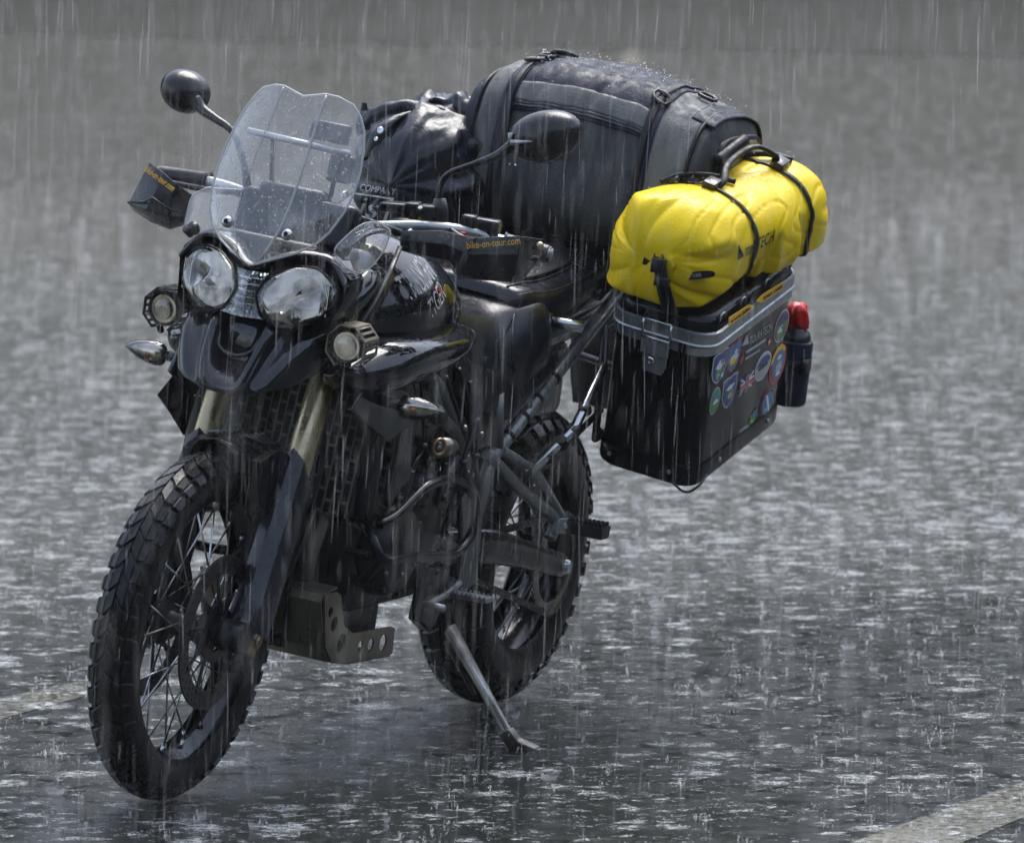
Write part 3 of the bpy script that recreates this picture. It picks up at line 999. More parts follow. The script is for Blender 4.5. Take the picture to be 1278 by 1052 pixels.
# hoses by the cylinder head
bm = NB()
add_tube(bm, [(0.893, 0.150, 0.818), (0.874, 0.160, 0.769), (0.857, 0.170, 0.736), (0.753, 0.160, 0.691), (0.662, 0.150, 0.631), (0.581, 0.140, 0.553)], .016, 12, smooth=6)
add_tube(bm, [(0.937, 0.190, 0.760), (0.961, 0.215, 0.753)], [.018, .019], 16)
part('coolant_pipe', bm, M['frame'], eng)
bm = NB(); add_lathe(bm, [(.0, .001), (.013, .001), (.013, -.01)], (0.959, 0.216, 0.752), (.35, .9, 0), 18)
part('pipe_mouth', bm, M['hole_shade_print'], eng)
bm = NB()
add_tube(bm, [(0.944, 0.120, 0.816), (0.912, 0.140, 0.768), (0.846, 0.130, 0.694), (0.814, 0.120, 0.606)], .011, 10, smooth=6)
add_tube(bm, [(0.772, 0.160, 0.826), (0.722, 0.170, 0.757), (0.658, 0.165, 0.650), (0.606, 0.170, 0.562)], .006, 8, smooth=6)
add_tube(bm, [(0.831, 0.160, 0.815), (0.796, 0.170, 0.764), (0.711, 0.165, 0.688), (0.685, 0.170, 0.603)], .005, 8, smooth=6)
part('hose', bm, M['webbing'], eng)
# exhaust headers: three pipes down the front, collector below
for y in (-.09, 0, .09):
    bm = NB()
    add_tube(bm, [(1.09, y, .60), (1.155, y, .585), (1.19, y * .95, .52), (1.17, y * .7, .43), (1.08, y * .4, .34), (.95, y * .25, .30)], .0205, 14, smooth=8)
    part('exhaust_pipe', bm, M['rust'] if y < .05 else M['pipe'], moto)
bm = NB()
add_tube(bm, [(.96, 0, .30), (.80, -.02, .29), (.66, -.09, .30), (.45, -.15, .36), (.20, -.19, .50), (.10, -.20, .56)], [.045, .055, .03, .028, .03, .045], 18, smooth=6)
add_tube(bm, [(.10, -.20, .56), (-.25, -.235, .70), (-.30, -.24, .72)], [.058, .058, .045], 24, flat=((0, 1, 0), .9))
part('silencer', bm, M['pipe'], moto, sharp=50)

# skid plate: bent sheet with drilled side cheeks
fr = [(1.222, .400), (1.228, .385), (1.185, .285), (1.150, .255), (1.06, .240), (.85, .232)]
rows = []
for (x, z) in fr:
    rows.append([(x, y, z) for y in (-.135, -.09, -.03, .03, .09, .135)])
bm = NB(); add_grid(bm, rows)
add_grid(bm, [[(1.222, y, .400) for y in (-.135, 0, .135)], [(1.16, y, .408) for y in (-.135, 0, .135)]])
skid = part('skid_plate', bm, M['bash'], moto, solid=.004, smooth=False)
import mathutils.geometry as mgeo


def holed_plate(outline, holes, y, th, n=20):
    """plate in the plane y=const with real holes; outline and holes in (x, z)"""
    loops = [[Vector((p[0], p[1], 0)) for p in outline]]
    for (cx, cz, r) in holes:
        loops.append([Vector((cx + math.cos(-2 * math.pi * k / n) * r, cz + math.sin(-2 * math.pi * k / n) * r, 0)) for k in range(n)])
    tris = mgeo.tessellate_polygon(loops)
    flat = [p for l in loops for p in l]
    bm = NB()
    a = [bm.verts.new((p.x, y, p.y)) for p in flat]; b = [bm.verts.new((p.x, y + th, p.y)) for p in flat]
    for t in tris:
        try:
            bm.faces.new([a[i] for i in t]); bm.faces.new([b[i] for i in t[::-1]])
        except ValueError: pass
    o = 0
    for l in loops:
        m = len(l)
        for i in range(m):
            bm.faces.new((a[o + i], a[o + (i + 1) % m], b[o + (i + 1) % m], b[o + i]))
        o += m
    return bm


for s in (1, -1):
    bm = holed_plate([(1.226, .402), (1.165, .400), (1.148, .392), (1.110, .325), (1.06, .303), (.875, .296), (.855, .290), (.850, .236), (1.06, .243), (1.150, .257), (1.187, .290)],
                     [(1.186, .362, .0105), (1.160, .334, .0155), (1.112, .290, .020), (1.015, .272, .012), (.965, .269, .014), (.905, .266, .017)], s * .1355 - (0 if s > 0 else .004), .004)
    part('cheek_plate', bm, M['bash'], skid, smooth=False)

# crash bar
for s in (1, -1):
    P = [(1.10, .10, .53), (1.204, .20, .545), (1.21, .245, .495), (1.10, .25, .487), (.892, .25, .470), (.81, .25, .488), (.785, .25, .53), (.80, .245, .585), (.90, .24, .625), (.948, .24, .628), (1.043, .24, .621), (1.15, .235, .575), (1.204, .225, .560)]
    bm = NB(); add_tube(bm, [(p[0], p[1] * s, p[2]) for p in P], .0105, 12, smooth=5)
    add_tube(bm, [(1.21, .245 * s, .495), (1.19, .20 * s, .44), (1.10, .14 * s, .42)], .0105, 12, smooth=5)
    add_tube(bm, [(.80, .245 * s, .585), (.74, .20 * s, .60), (.66, .14 * s, .62)], .0095, 12, smooth=5)
    part('crash_bar', bm, M['case'], moto)

# ------------------------------------------------------------------ frame, swing arm, stand, pegs
bm = NB()
add_tube(bm, [(1.14, 0, 1.06), (1.20, 0, .885)], .036, 18)
for s in (1, -1):
    add_tube(bm, [(1.15, .03 * s, .98), (1.02, .12 * s, .86), (.86, .15 * s, .80), (.70, .152 * s, .65), (.60, .15 * s, .52)], .0185, 12, smooth=5)
    add_tube(bm, [(1.17, .03 * s, .90), (1.06, .12 * s, .76), (.93, .145 * s, .62), (.80, .15 * s, .50), (.66, .15 * s, .44)], .0165, 12, smooth=5)
    add_tube(bm, [(.86, .15 * s, .80), (.93, .145 * s, .62)], .014, 10)
    add_tube(bm, [(.70, .152 * s, .65), (.80, .15 * s, .50)], .014, 10)
    add_tube(bm, [(.86, .125 * s, .79), (.74, .125 * s, .74), (.60, .13 * s, .66)], .015, 10, smooth=4)
part('frame_tubes', bm, M['frame'], moto)
bm = NB()
for s in (1, -1):
    add_prism(bm, [(.735, .155 * s, .70), (.63, .155 * s, .655), (.548, .155 * s, .500), (.53, .155 * s, .36), (.60, .155 * s, .33), (.655, .155 * s, .50)], (0, .012 * s, 0))
part('pivot_plate', bm, M['frame'], moto, bevel=.004, sharp=40)
# subframe main tube with collars and cable ties
for s in (1, -1):
    A, B = Vector((.204, .17 * s, .815)), Vector((.560, .17 * s, .620))
    bm = NB(); add_tube(bm, [A + (A - B) * .9, A, B, (.592, .168 * s, .51)], .0150, 14)
    add_tube(bm, [(-.12, .13 * s, .90), (.30, .13 * s, .84), (.62, .11 * s, .80)], .0125, 12, smooth=4)
    add_tube(bm, [(.573, .17 * s, .76), (.533, .17 * s, .637)], .013, 12)
    add_tube(bm, [(.441, .17 * s, .76), (.40, .17 * s, .712)], .011, 12)
    sf = part('subframe', bm, M['silver'], moto)
    bm = NB()
    for t in (.25, .45, .62, .80):
        c = A + (B - A) * t; d = (B - A).normalized()
        add_tube(bm, [c - d * .005, c + d * .005], .0172, 14)
    part('cable_tie', bm, M['webbing'], sf, smooth=False)
    bm = NB()
    add_tube(bm, [(.593, .175 * s, .634), (.42, .19 * s, .545), (.285, .205 * s, .485), (.262, .208 * s, .455), (.275, .208 * s, .43)], .0135, 12, smooth=6)
    add_tube(bm, [(.533, .18 * s, .637), (.385, .20 * s, .580), (.225, .208 * s, .468)], .0125, 12)
    add_prism(bm, [(.275, .214 * s, .475), (.215, .214 * s, .472), (.200, .214 * s, .455), (.225, .214 * s, .440), (.285, .214 * s, .444)], (0, .012 * s, 0))
    hg = part('peg_hanger', bm, M['silver'], moto, bevel=.002)
    bolt(hg, (.245, .226 * s, .458), (0, s, 0), .009, .004)
    # pillion peg: serrated rubber block pointing out
    bm = NB()
    e = Vector((-.02, 1, -.01)).normalized()
    c0 = Vector((.215, .215 * s, .455))
    add_prism(bm, [c0 + Vector((.024, 0, .012)), c0 + Vector((-.024, 0, .012)), c0 + Vector((-.020, 0, -.014)), c0 + Vector((.020, 0, -.014))], (-.02, .085 * s, -.002))
    for i in range(9):
        for j in (-.017, 0, .017):
            add_box(bm, c0 + Vector((j - .002 * i, (.006 + i * .0092) * s, .015)), (.010, .0055, .009))
    part('pillion_peg', bm, M['grip'], hg, smooth=False, bevel=.001, seg=1)
    # rider peg, low and forward
    bm = NB()
    c0 = Vector((.66, .155 * s, .345))
    add_prism(bm, [c0 + Vector((.022, 0, .007)), c0 + Vector((-.022, 0, .007)), c0 + Vector((-.018, 0, -.004)), c0 + Vector((.018, 0, -.004))], (0, .10 * s, .004))
    for i in range(10):
        for j in (-.022, .022):
            add_box(bm, c0 + Vector((j * .9, (.006 + i * .0100) * s, .010)), (.004, .005, .008))
    add_tube(bm, [(.64, .15 * s, .34), (.60, .14 * s, .36)], .014, 10)
    part('rider_peg', bm, M['alu'] if s > 0 else M['satin'], moto, smooth=False, bevel=.001, seg=1)

bm = NB()
for s in (1, -1):
    add_tube(bm, [(.58, .10 * s, .42), (.40, .125 * s, .41), (.15, .128 * s, .36), (0, .128 * s, .327), (-.03, .128 * s, .32)], [.040, .038, .030, .026, .016], 14, smooth=6, flat=((0, 1, 0), .55))
add_tube(bm, [(.46, -.12, .41), (.46, .12, .41)], .035, 16)
add_tube(bm, [(.58, -.12, .42), (.58, .12, .42)], .032, 16)
part('swing_arm', bm, M['satin'], moto, sharp=50)
bm = NB()
for k in range(44):
    a = 2 * math.pi * k / 6.0; pass
pts = [(.50 - .10 * t + math.cos(t * 36) * .026, .0 + math.sin(t * 36) * .026, .50 + .20 * t) for t in [i / 70 for i in range(71)]]
add_tube(bm, pts, .0055, 8)
add_tube(bm, [(.51, 0, .44), (.38, 0, .74)], .016, 12)
part('rear_shock', bm, M['satin'], moto)
# gear lever with a bright toe piece, bracket of the stand
bm = NB()
add_tube(bm, [(.62, .165, .365), (.70, .175, .352), (.80, .19, .350), (.86, .205, .352)], [.008, .0065, .0065, .007], 10, smooth=4)
add_tube(bm, [(.86, .195, .352), (.865, .245, .354)], .0085, 12)
add_tube(bm, [(.62, .165, .365), (.60, .165, .50)], .0045, 8)
part('gear_lever', bm, M['alu'], moto)
bm = NB()
add_prism(bm, [(.76, .13, .41), (.66, .13, .40), (.66, .13, .32), (.72, .13, .27), (.78, .13, .30)], (0, .03, 0))
part('stand_bracket', bm, M['satin'], moto, bevel=.005, sharp=40)
bm = NB()
T0, T1 = Vector((0.607, 0.155, 0.263)), Vector((0.642, 0.335, 0.080))
rings = []
for t, a, b in ((0, .024, .012), (.12, .023, .012), (.5, .018, .010), (.85, .014, .009), (1.0, .013, .009)):
    p = T0 + (T1 - T0) * t
    rings.append([p + Vector((math.cos(q) * a, math.sin(q) * b * .5, math.sin(q) * b)) for q in [2 * math.pi * k / 12 for k in range(12)]])
add_ringloft(bm, rings)
stand = part('side_stand', bm, M['pipe'], moto, sharp=60)
bm = NB()
d = (T1 - T0)
add_tube(bm, [T0 + d * .05 + Vector((.012, .006, 0)), T0 + d * .93 + Vector((.010, .008, 0))], .0045, 8)
part('stand_rib', bm, M['alu'], stand)
F0 = [Vector(q) for q in ((0.656, 0.325, 0.089), (0.652, 0.345, 0.103), (0.632, 0.360, 0.079), (0.608, 0.395, 0.066), (0.616, 0.385, 0.058), (0.626, 0.345, 0.053))]
bm = NB(); add_prism(bm, F0, (.03, 0, -.002))
part('stand_foot', bm, M['pipe'], stand, bevel=.003)
bm = NB()
S0, S1 = Vector((0.634, 0.160, 0.241)), Vector((0.609, 0.230, 0.141))
pts = [S0 + (S1 - S0) * (i / 150) + Vector((math.cos(i * 1.26) * .006, math.sin(i * 1.26) * .006, 0)) for i in range(151)]
add_tube(bm, pts, .0013, 5)
part('spring', bm, M['engine'], stand)

# ------------------------------------------------------------------ tank, shrouds, seat
def sect(x, zb, zt, wb, wm, wt, n=7):
    """half section from the top middle outward and down to the lower seam"""
    h = zt - zb
    return [(x, 0, zt), (x, wt * .40, zt - h * .03), (x, wt * .72, zt - h * .11), (x, wt * .72 + (wm - wt * .72) * .45, zt - h * .27), (x, wt * .72 + (wm - wt * .72) * .82, zt - h * .48), (x, wm, zt - h * .74), (x, wb, zb)]


half = [sect(1.245, .955, 1.010, .10, .10, .08), sect(1.225, .935, 1.045, .155, .150, .11), sect(1.18, .925, 1.082, .190, .190, .14), sect(1.10, .925, 1.105, .208, .212, .155), sect(1.00, .927, 1.110, .208, .215, .155),
        sect(.92, .929, 1.095, .200, .204, .145), sect(.865, .930, 1.065, .185, .188, .135), sect(.83, .930, 1.025, .160, .160, .12), sect(.79, .915, .985, .130, .130, .10), sect(.72, .90, .955, .11, .11, .085)]
bm = NB(); add_grid(bm, refine(mirror_rows(half), 3))
tank = part('fuel_tank', bm, M['paint'], moto)
bm = NB(); add_lathe(bm, [(0, .012), (.028, .012), (.034, .006), (.038, 0), (.038, -.01)], (1.02, 0, 1.108), (0, 0, 1), 28)
part('filler_cap', bm, M['satin'], tank, sharp=40)

for s in (1, -1):
    # lower glossy shroud: long blade from the seat nose forward to a point beside the fork
    rows = [
        [(.84, .170, .928), (.83, .205, .918), (.835, .215, .895), (.85, .190, .872), (.87, .150, .862)],
        [(.95, .196, .930), (.94, .238, .918), (.945, .246, .890), (.97, .215, .855), (.99, .16, .845)],
        [(1.07, .205, .933), (1.07, .254, .920), (1.08, .258, .885), (1.10, .225, .842), (1.12, .16, .83)],
        [(1.19, .200, .935), (1.20, .252, .920), (1.22, .262, .880), (1.23, .228, .836), (1.24, .16, .82)],
        [(1.29, .175, .930), (1.30, .226, .916), (1.33, .242, .876), (1.34, .215, .836), (1.33, .15, .82)],
        [(1.37, .150, .918), (1.39, .190, .905), (1.43, .208, .875), (1.43, .190, .846), (1.41, .14, .835)],
        [(1.44, .140, .900), (1.46, .160, .893), (1.49, .172, .878), (1.48, .162, .866), (1.46, .13, .86)]]
    rows = [[(p[0] - (0.0 if i < 4 else .03 * (i - 3)), p[1] * s, p[2]) for p in r] for i, r in enumerate(rows)]
    bm = NB(); add_grid(bm, refine(rows, 4))
    part('tank_shroud', bm, M['paint'], moto, solid=.004)
    # knee panel crease strip
    bm = NB()
    add_tube(bm, [(1.26, .245 * s, .915), (1.16, .262 * s, .905), (1.06, .262 * s, .897)], [.002, .004, .002], 8)
    part('shroud_crease', bm, M['seattrim'], moto)
    # winged radiator cowl carrying the turn signal
    out = [(1.335, .205 * s, .838), (1.20, .235 * s, .835), (1.10, .228 * s, .80), (1.10, .220 * s, .752), (1.19, .215 * s, .722), (1.27, .213 * s, .755), (1.37, .205 * s, .800)]
    bm = NB(); add_prism(bm, out, (0, -.014 * s, 0))
    part('radiator_cowl', bm, M['paint'], moto, bevel=.005, seg=3, sharp=40)
    if s < 0:
        bm = NB(); add_prism(bm, [(1.304, -0.250, 0.737), (1.293, -0.225, 0.783), (1.242, -0.205, 0.791), (1.196, -0.200, 0.669), (1.220, -0.220, 0.652), (1.246, -0.240, 0.693)], (-.02, .012, 0))
        part('radiator_cowl', bm, M['paint'], moto, bevel=.006, seg=3, sharp=40)
    out = [(1.12, .208 * s, .79), (1.045, .20 * s, .76), (1.03, .20 * s, .66), (1.015, .20 * s, .63), (1.075, .20 * s, .602), (1.115, .205 * s, .575), (1.14, .205 * s, .60), (1.13, .21 * s, .73)]
    bm = NB(); add_prism(bm, out, (0, -.012 * s, 0))
    part('side_duct', bm, M['plastic'], moto, bevel=.006, seg=2, sharp=40)
    # stay between headlamp and tank: gloss panel over a silver-edged bar
    bm = NB()
    rows = [[(1.436, .135 * s, 1.005), (1.44, .150 * s, .985), (1.44, .150 * s, .955), (1.43, .13 * s, .94)],
            [(1.36, .155 * s, 1.035), (1.355, .176 * s, 1.015), (1.36, .176 * s, .985), (1.37, .15 * s, .965)],
            [(1.29, .155 * s, 1.062), (1.285, .178 * s, 1.045), (1.29, .178 * s, 1.02), (1.30, .15 * s, .995)],
            [(1.245, .145 * s, 1.07), (1.24, .165 * s, 1.06), (1.245, .165 * s, 1.045), (1.26, .14 * s, 1.03)]]
    add_grid(bm, refine(rows, 4))
    part('side_fairing', bm, M['paint'], moto, solid=.004)
    bm = NB()
    add_tube(bm, [(1.345, .172 * s, .94), (1.27, .178 * s, 1.01), (1.215, .175 * s, 1.06), (1.16, .165 * s, 1.105)], .006, 8, flat=((1, 0, 1), .6))
    part('fairing_stay', bm, M['frame'], moto)
    bm = NB()
    add_tube(bm, [(1.33, .168 * s, .93), (1.25, .172 * s, 1.00), (1.19, .168 * s, 1.05)], .018, 8, flat=((0, 1, 0), .4))
    part('stay_cover', bm, M['plastic'], moto)
    # turn signal
    bm = NB()
    add_tube(bm, [(1.255, .20 * s, .815), (1.268, .262 * s, .812)], [.012, .010], 10)
    ts = part('turn_signal', bm, M['satin'], moto)
    c = Vector((1.270, .262 * s, .812)); dirv = Vector((-.10, .98 * s, .0)).normalized()
    if s < 0: dirv = Vector((-.02, -1, .0)).normalized()
    up = Vector((0, 0, 1)); fwv = dirv.cross(up) * (1 if s > 0 else -1); fwv = Vector((1, .1 * s, 0)).normalized()
    def shell(f0, f1, sc_=1.0):
        rings = []
        for t, a in ((0, .016), (.05, .021), (.2, .024), (.45, .0215), (.7, .0155), (.88, .008), (1.0, .001)):
            rings.append([c + dirv * (t * .088) + up * (math.sin(q) * a * sc_ + .004 * t) + fwv * (math.cos(q) * a * sc_ * .85) for q in [f0 + (f1 - f0) * k / 10 for k in range(11)]])
        return rings
    bm = NB(); add_grid(bm, shell(math.pi * .5, math.pi * 1.5))
    part('signal_housing', bm, M['satin'], ts, solid=.002)
    bm = NB(); add_grid(bm, shell(-math.pi * .5, math.pi * .5))
    part('signal_lens', bm, M['lens'], ts)
    bm = NB(); add_grid(bm, [[p - fwv * .008 for p in r] for r in shell(math.pi * .5, -math.pi * .5, .86)])
    add_prism(bm, [c + up * .018 - fwv * .004, c + dirv * .07 + up * .008 - fwv * .004, c + dirv * .07 - up * .004 - fwv * .004, c - up * .018 - fwv * .004], -fwv * .003)
    part('signal_reflector', bm, M['reflector'], ts)
    bm = NB(); add_lathe(bm, [(0, .016), (.005, .014), (.0075, .008), (.0075, -.004), (0, -.004)], c + dirv * .030 - up * .004, fwv, 12)
    part('signal_bulb', bm, M['amber'], ts)

# seats
def seat_rows(S, box=False):
    rows = []
    for (x, zt, w, drop, dip) in S:
        f = max(0.0, min(1.0, (x - .42) / .12)) if not box else 0.0      # nose of the rider's seat slopes away like a roof
        b_ = [(0, -dip), (.45, -dip * .6), (.82, 0), (.98, -drop * .12), (1.04, -drop * .40), (1.0, -drop * .75), (.9, -drop)]
        r_ = [(0, 0), (.45, -.003), (.78, -drop * .10), (1.0, -drop * .34), (1.14, -drop * .62), (1.22, -drop * .85), (1.16, -drop)]
        rows.append([(x, w * (b_[k][0] * (1 - f) + r_[k][0] * f), zt + b_[k][1] * (1 - f) + r_[k][1] * f) for k in range(7)])
    return rows
bm = NB()
S = [(.82, .966, .070, .14, .0), (.76, .962, .088, .15, .0), (.68, .950, .105, .16, .0), (.60, .936, .124, .165, .0), (.53, .930, .148, .18, .0), (.47, .938, .172, .19, .0), (.40, .942, .184, .20, .0), (.37, .93, .180, .19, .0)]
add_grid(bm, refine(mirror_rows(seat_rows(S)), 4))
part('rider_seat', bm, M['seat'], moto)
bm = NB()
S = [(.482, .940, .125, .05, -.006), (.470, .962, .140, .08, -.008), (.43, .968, .152, .085, -.010), (.34, .972, .168, .10, -.012), (.20, .990, .170, .10, -.012), (.06, 1.012, .162, .10, -.010), (-.06, 1.02, .14, .10, .0), (-.10, .995, .12, .06, .0)]
add_grid(bm, refine(mirror_rows(seat_rows(S, True)), 4))
ps = part('pillion_seat', bm, M['seat'], moto)
bm = NB()
add_grid(bm, refine(mirror_rows([[(.405, 0, .982), (.405, .06, .981), (.405, .095, .976)], [(.36, 0, .988), (.36, .08, .987), (.36, .125, .980)], [(.22, 0, 1.003), (.22, .08, 1.002), (.22, .132, .995)], [(.10, 0, 1.017), (.10, .07, 1.016), (.10, .115, 1.010)]]), 4))
part('seat_inset', bm, M['webbing'], ps, solid=.003)
bm = NB()   # piping
for s in (1, -1):
    pts = [(x, w * .80 * s, zt + .003) for (x, zt, w, dr, di) in S[1:6]]
    add_tube(bm, pts, .0022, 6, smooth=5)
    pts = [(x, w * .99 * s, zt - dr * .14) for (x, zt, w, dr, di) in S[1:6]]
    add_tube(bm, pts, .0018, 6, smooth=5)
part('piping', bm, M['seattrim'], ps)
bm = NB()
for s in (1, -1):
    add_tube(bm, [(.475, .140 * s, .922), (.505, .152 * s, .90), (.535, .168 * s, .865), (.53, .176 * s, .82), (.49, .176 * s, .775), (.45, .178 * s, .75)], .0022, 6, smooth=5)
part('seam', bm, M['seattrim'], moto)
# side panels below the seat, rear rack plate, tail
for s in (1, -1):
    bm = NB()
    add_grid(bm, refine([[(.80, .13 * s, .90), (.80, .15 * s, .86), (.80, .14 * s, .80)], [(.68, .145 * s, .83), (.67, .165 * s, .79), (.67, .155 * s, .74)],
                  [(.55, .165 * s, .80), (.53, .182 * s, .75), (.52, .175 * s, .70)], [(.42, .175 * s, .80), (.42, .19 * s, .765), (.43, .18 * s, .735)], [(.30, .17 * s, .83), (.30, .18 * s, .80), (.32, .17 * s, .78)]], 4))
    part('side_panel', bm, M['plastic'], moto, solid=.004)
bm = NB()
add_box(bm, (-.12, 0, .985), (.34, .24, .012))
for s in (1, -1):
    add_tube(bm, [(.12, .17 * s, .93), (.0, .185 * s, .975), (-.2, .18 * s, .985), (-.34, .10 * s, .985)], .012, 10, smooth=5)
part('luggage_rack', bm, M['satin'], moto)
bm = NB()
add_grid(bm, refine(mirror_rows([[(.30, 0, .80), (.30, .10, .80), (.30, .13, .83)], [(-.05, 0, .84), (-.05, .10, .84), (-.05, .13, .90)], [(-.32, 0, .93), (-.32, .07, .93), (-.32, .09, .96)], [(-.42, 0, .90), (-.42, .07, .90), (-.42, .08, .92)]]), 3))
add_grid(bm, refine(mirror_rows([[(-.38, 0, .93), (-.38, .09, .92)], [(-.44, 0, .72), (-.44, .10, .71)], [(-.47, 0, .60), (-.47, .09, .60)]]), 3))
part('tail_fairing', bm, M['plastic'], moto, solid=.005)
bm = NB(); add_box(bm, (.18, .0, .74), (.22, .22, .16)); add_box(bm, (.40, 0, .70), (.24, .20, .18))
part('air_box', bm, M['plastic'], moto, bevel=.02, seg=2)
# pannier carrier: bright rods to the case
bm = NB()
add_tube(bm, [(.36, .165, .895), (.335, .24, .893)], .012, 14)
add_tube(bm, [(0.248, 0.262, 0.811), (0.317, 0.245, 0.677), (0.455, 0.215, 0.590)], .0105, 12)
part('carrier_rod', bm, M['steel'], moto)
bm = NB()
add_lathe(bm, [(0, 0), (.018, 0), (.020, .006), (.018, .018), (.012, .02)], (.362, .158, .895), (-.3, .9, 0), 18)
add_tube(bm, [(0.267, 0.262, 0.898), (0.224, 0.262, 0.723), (0.255, 0.262, 0.692)], .006, 8)
add_tube(bm, [(0.221, 0.262, 0.714), (0.350, 0.235, 0.635), (0.484, 0.215, 0.579)], .010, 8, flat=((0, 1, 0), .4))
for s in (1, -1):
    add_tube(bm, [(.20, .235 * s, .87), (-.20, .235 * s, .955), (-.22, .235 * s, .72), (.17, .235 * s, .64), (.20, .235 * s, .87)], .009, 10)
    add_tube(bm, [(-.20, .235 * s, .955), (-.20, .17 * s, .96)], .009, 10)
    add_tube(bm, [(-.22, .235 * s, .72), (-.25, 0, .74)], .009, 10)
part('pannier_carrier', bm, M['satin'], moto)
bm = NB()
for q in ((0.293, 0.252, 0.719), (0.320, 0.245, 0.674), (0.362, 0.238, 0.649), (0.397, 0.228, 0.623)):
    c = Vector(q)
    add_tube(bm, [c + Vector((-.006, 0, -.009)), c + Vector((.006, 0, .009))], .0135, 12)
part('cable_tie', bm, M['webbing'], moto, smooth=False)
bm = NB()
add_tube(bm, [(0.247, 0.250, 0.697), (0.096, 0.235, 0.637), (-0.095, 0.235, 0.594), (0.137, 0.400, 0.584), (0.213, 0.470, 0.577), (0.218, 0.500, 0.597), (0.156, 0.490, 0.613)], .0028, 6, smooth=6)
part('cable_loop', bm, M['webbing'], moto)

# ------------------------------------------------------------------ headlamp unit
def lens_pts(y_, z_):
    return None


def fplane(y, z, a=1.80):
    return a - .35 * abs(y) - .3 * z


R_OUT = [(.179, 1.037), (.149, 1.066), (.107, 1.075), (.043, 1.044), (.026, 1.010), (.031, .982), (.072, .956), (.110, .960), (.146, .988)]
# average of both sides, from the inner top corner round
LENS0 = [(.040, 1.045), (.078, 1.068), (.118, 1.073), (.152, 1.052), (.166, 1.026), (.148, .986), (.112, .962), (.078, .955), (.044, .973), (.027, 1.008)]
LENS = [(.097 + (y - .097) * 1.07, 1.014 + (z - 1.014) * 1.07) for y, z in LENS0]


def inset(pts, k):
    cy = sum(p[0] for p in pts) / len(pts); cz = sum(p[1] for p in pts) / len(pts)
    return [(cy + (p[0] - cy) * k, cz + (p[1] - cz) * k) for p in pts]


def smooth_loop(pts, k=4):
    """straight-sided outline with small rounded corners; k+... points per corner"""
    out = []
    n = len(pts)
    for i in range(n):
        a, b, c = Vector(pts[i - 1]), Vector(pts[i]), Vector(pts[(i + 1) % n])
        p, q = b + (a - b) * .28, b + (c - b) * .28
        for j in range(k):
            t = j / (k - 1)
            out.append(tuple((1 - t) ** 2 * p + 2 * t * (1 - t) * b + t * t * q))
    return out


# black housing: bowl behind the lenses
OUTL = [(0, 1.060), (.028, 1.070), (.055, 1.084), (.105, 1.097), (.150, 1.088), (.182, 1.060), (.184, 1.034), (.166, .968), (.135, .945), (.086, .940), (.040, .955), (0, .975)]
full = OUTL + [(-y, z) for y, z in OUTL[-2:0:-1]]
rings = []
for k, dx in ((1.0, -.004), (1.03, -.020), (1.02, -.06), (.80, -.12), (.5, -.16)):
    rings.append([(fplane(y, z) + dx, y * k, 1.01 + (z - 1.01) * k) for y, z in full])
bm = NB()
vs = add_ringloft(bm, rings, cap=False)
bm.faces.new(vs[-1])
hl = part('headlamp_unit', bm, M['paint'], moto, bevel=.002, sharp=40)
# bezel plate front with the two lens openings: built as strips round each lens
for s in (1, -1):
    L1 = smooth_loop(LENS); L0 = smooth_loop(inset(LENS, .95)); n = len(L1)
    bm = NB()
    rings = [[(fplane(y, z) - .03, y * s, z) for y, z in smooth_loop(inset(LENS, 1.045))],
             [(fplane(y, z) + .006, y * s, z) for y, z in smooth_loop(inset(LENS, 1.04))],
             [(fplane(y, z) + .009, y * s, z) for y, z in L1], [(fplane(y, z) + .002, y * s, z) for y, z in smooth_loop(inset(LENS, .965))],
             [(fplane(y, z) - .02, y * s, z) for y, z in smooth_loop(inset(LENS, .95))]]
    add_ringloft(bm, rings, cap=False)
    lamp = part('headlight', bm, M['satin'], moto, sharp=50)
    # faceted reflector bowl
    cy = .097; cz = 1.014
    bm = NB()
    RL = smooth_loop(inset(LENS, .95), 3)
    rings = []
    for i, (k, dx) in enumerate(((1.0, -.006), (.88, -.030), (.70, -.050), (.50, -.064), (.30, -.072), (.17, -.075))):
        ring = []
        for j, (y, z) in enumerate(RL):
            jj = 0.0022 * (-1) ** (j // 2 + i)
            ring.append((fplane(y, z) + dx + jj, s * (cy + (y - cy) * k), cz + (z - cz) * k))
        rings.append(ring)
    add_ringloft(bm, rings, cap=True)
    part('reflector_bowl', bm, M['reflector'], lamp, smooth=False)
    bm = NB()
    add_lathe(bm, [(.024, -.004), (.026, .0), (.025, .004), (.015, .006), (0, .010), (0, -.01)], (fplane(cy, cz) - .048, s * (cy + .012), cz + .008), (1, 0, -.1), 24)
    part('bulb_shield', bm, M['bulb'], lamp, sharp=40)
    bm = NB()
    add_box(bm, (fplane(cy, cz) - .035, s * (cy - .005), cz - .034), (.02, .052, .003), (R(8 * s), R(20), 0))
    add_box(bm, (fplane(cy, cz) - .038, s * (cy - .010), cz + .040), (.02, .05, .003), (R(-6 * s), R(-25), 0))
    for k in range(5):
        add_box(bm, (fplane(cy, cz) - .02, s * (cy + .046 + k * .0035), cz), (.02, .0012, .06))
    part('mirror_facets', bm, M['mirror'], lamp, smooth=False)
    # domed clear cover
    rings = []
    LL = smooth_loop(inset(LENS, .985))
    for k, dx in ((1.0, .004), (.93, .012), (.75, .020), (.45, .026), (.15, .028)):
        rings.append([(fplane(y, z) + dx, s * (cy + (y - cy) * k), cz + (z - cz) * k) for y, z in LL])
    bm = NB(); add_ringloft(bm, rings, cap=False); bm.faces.new(bm.verts[-len(LL):]) if False else None
    part('lens_cover', bm, M['lens'], lamp)
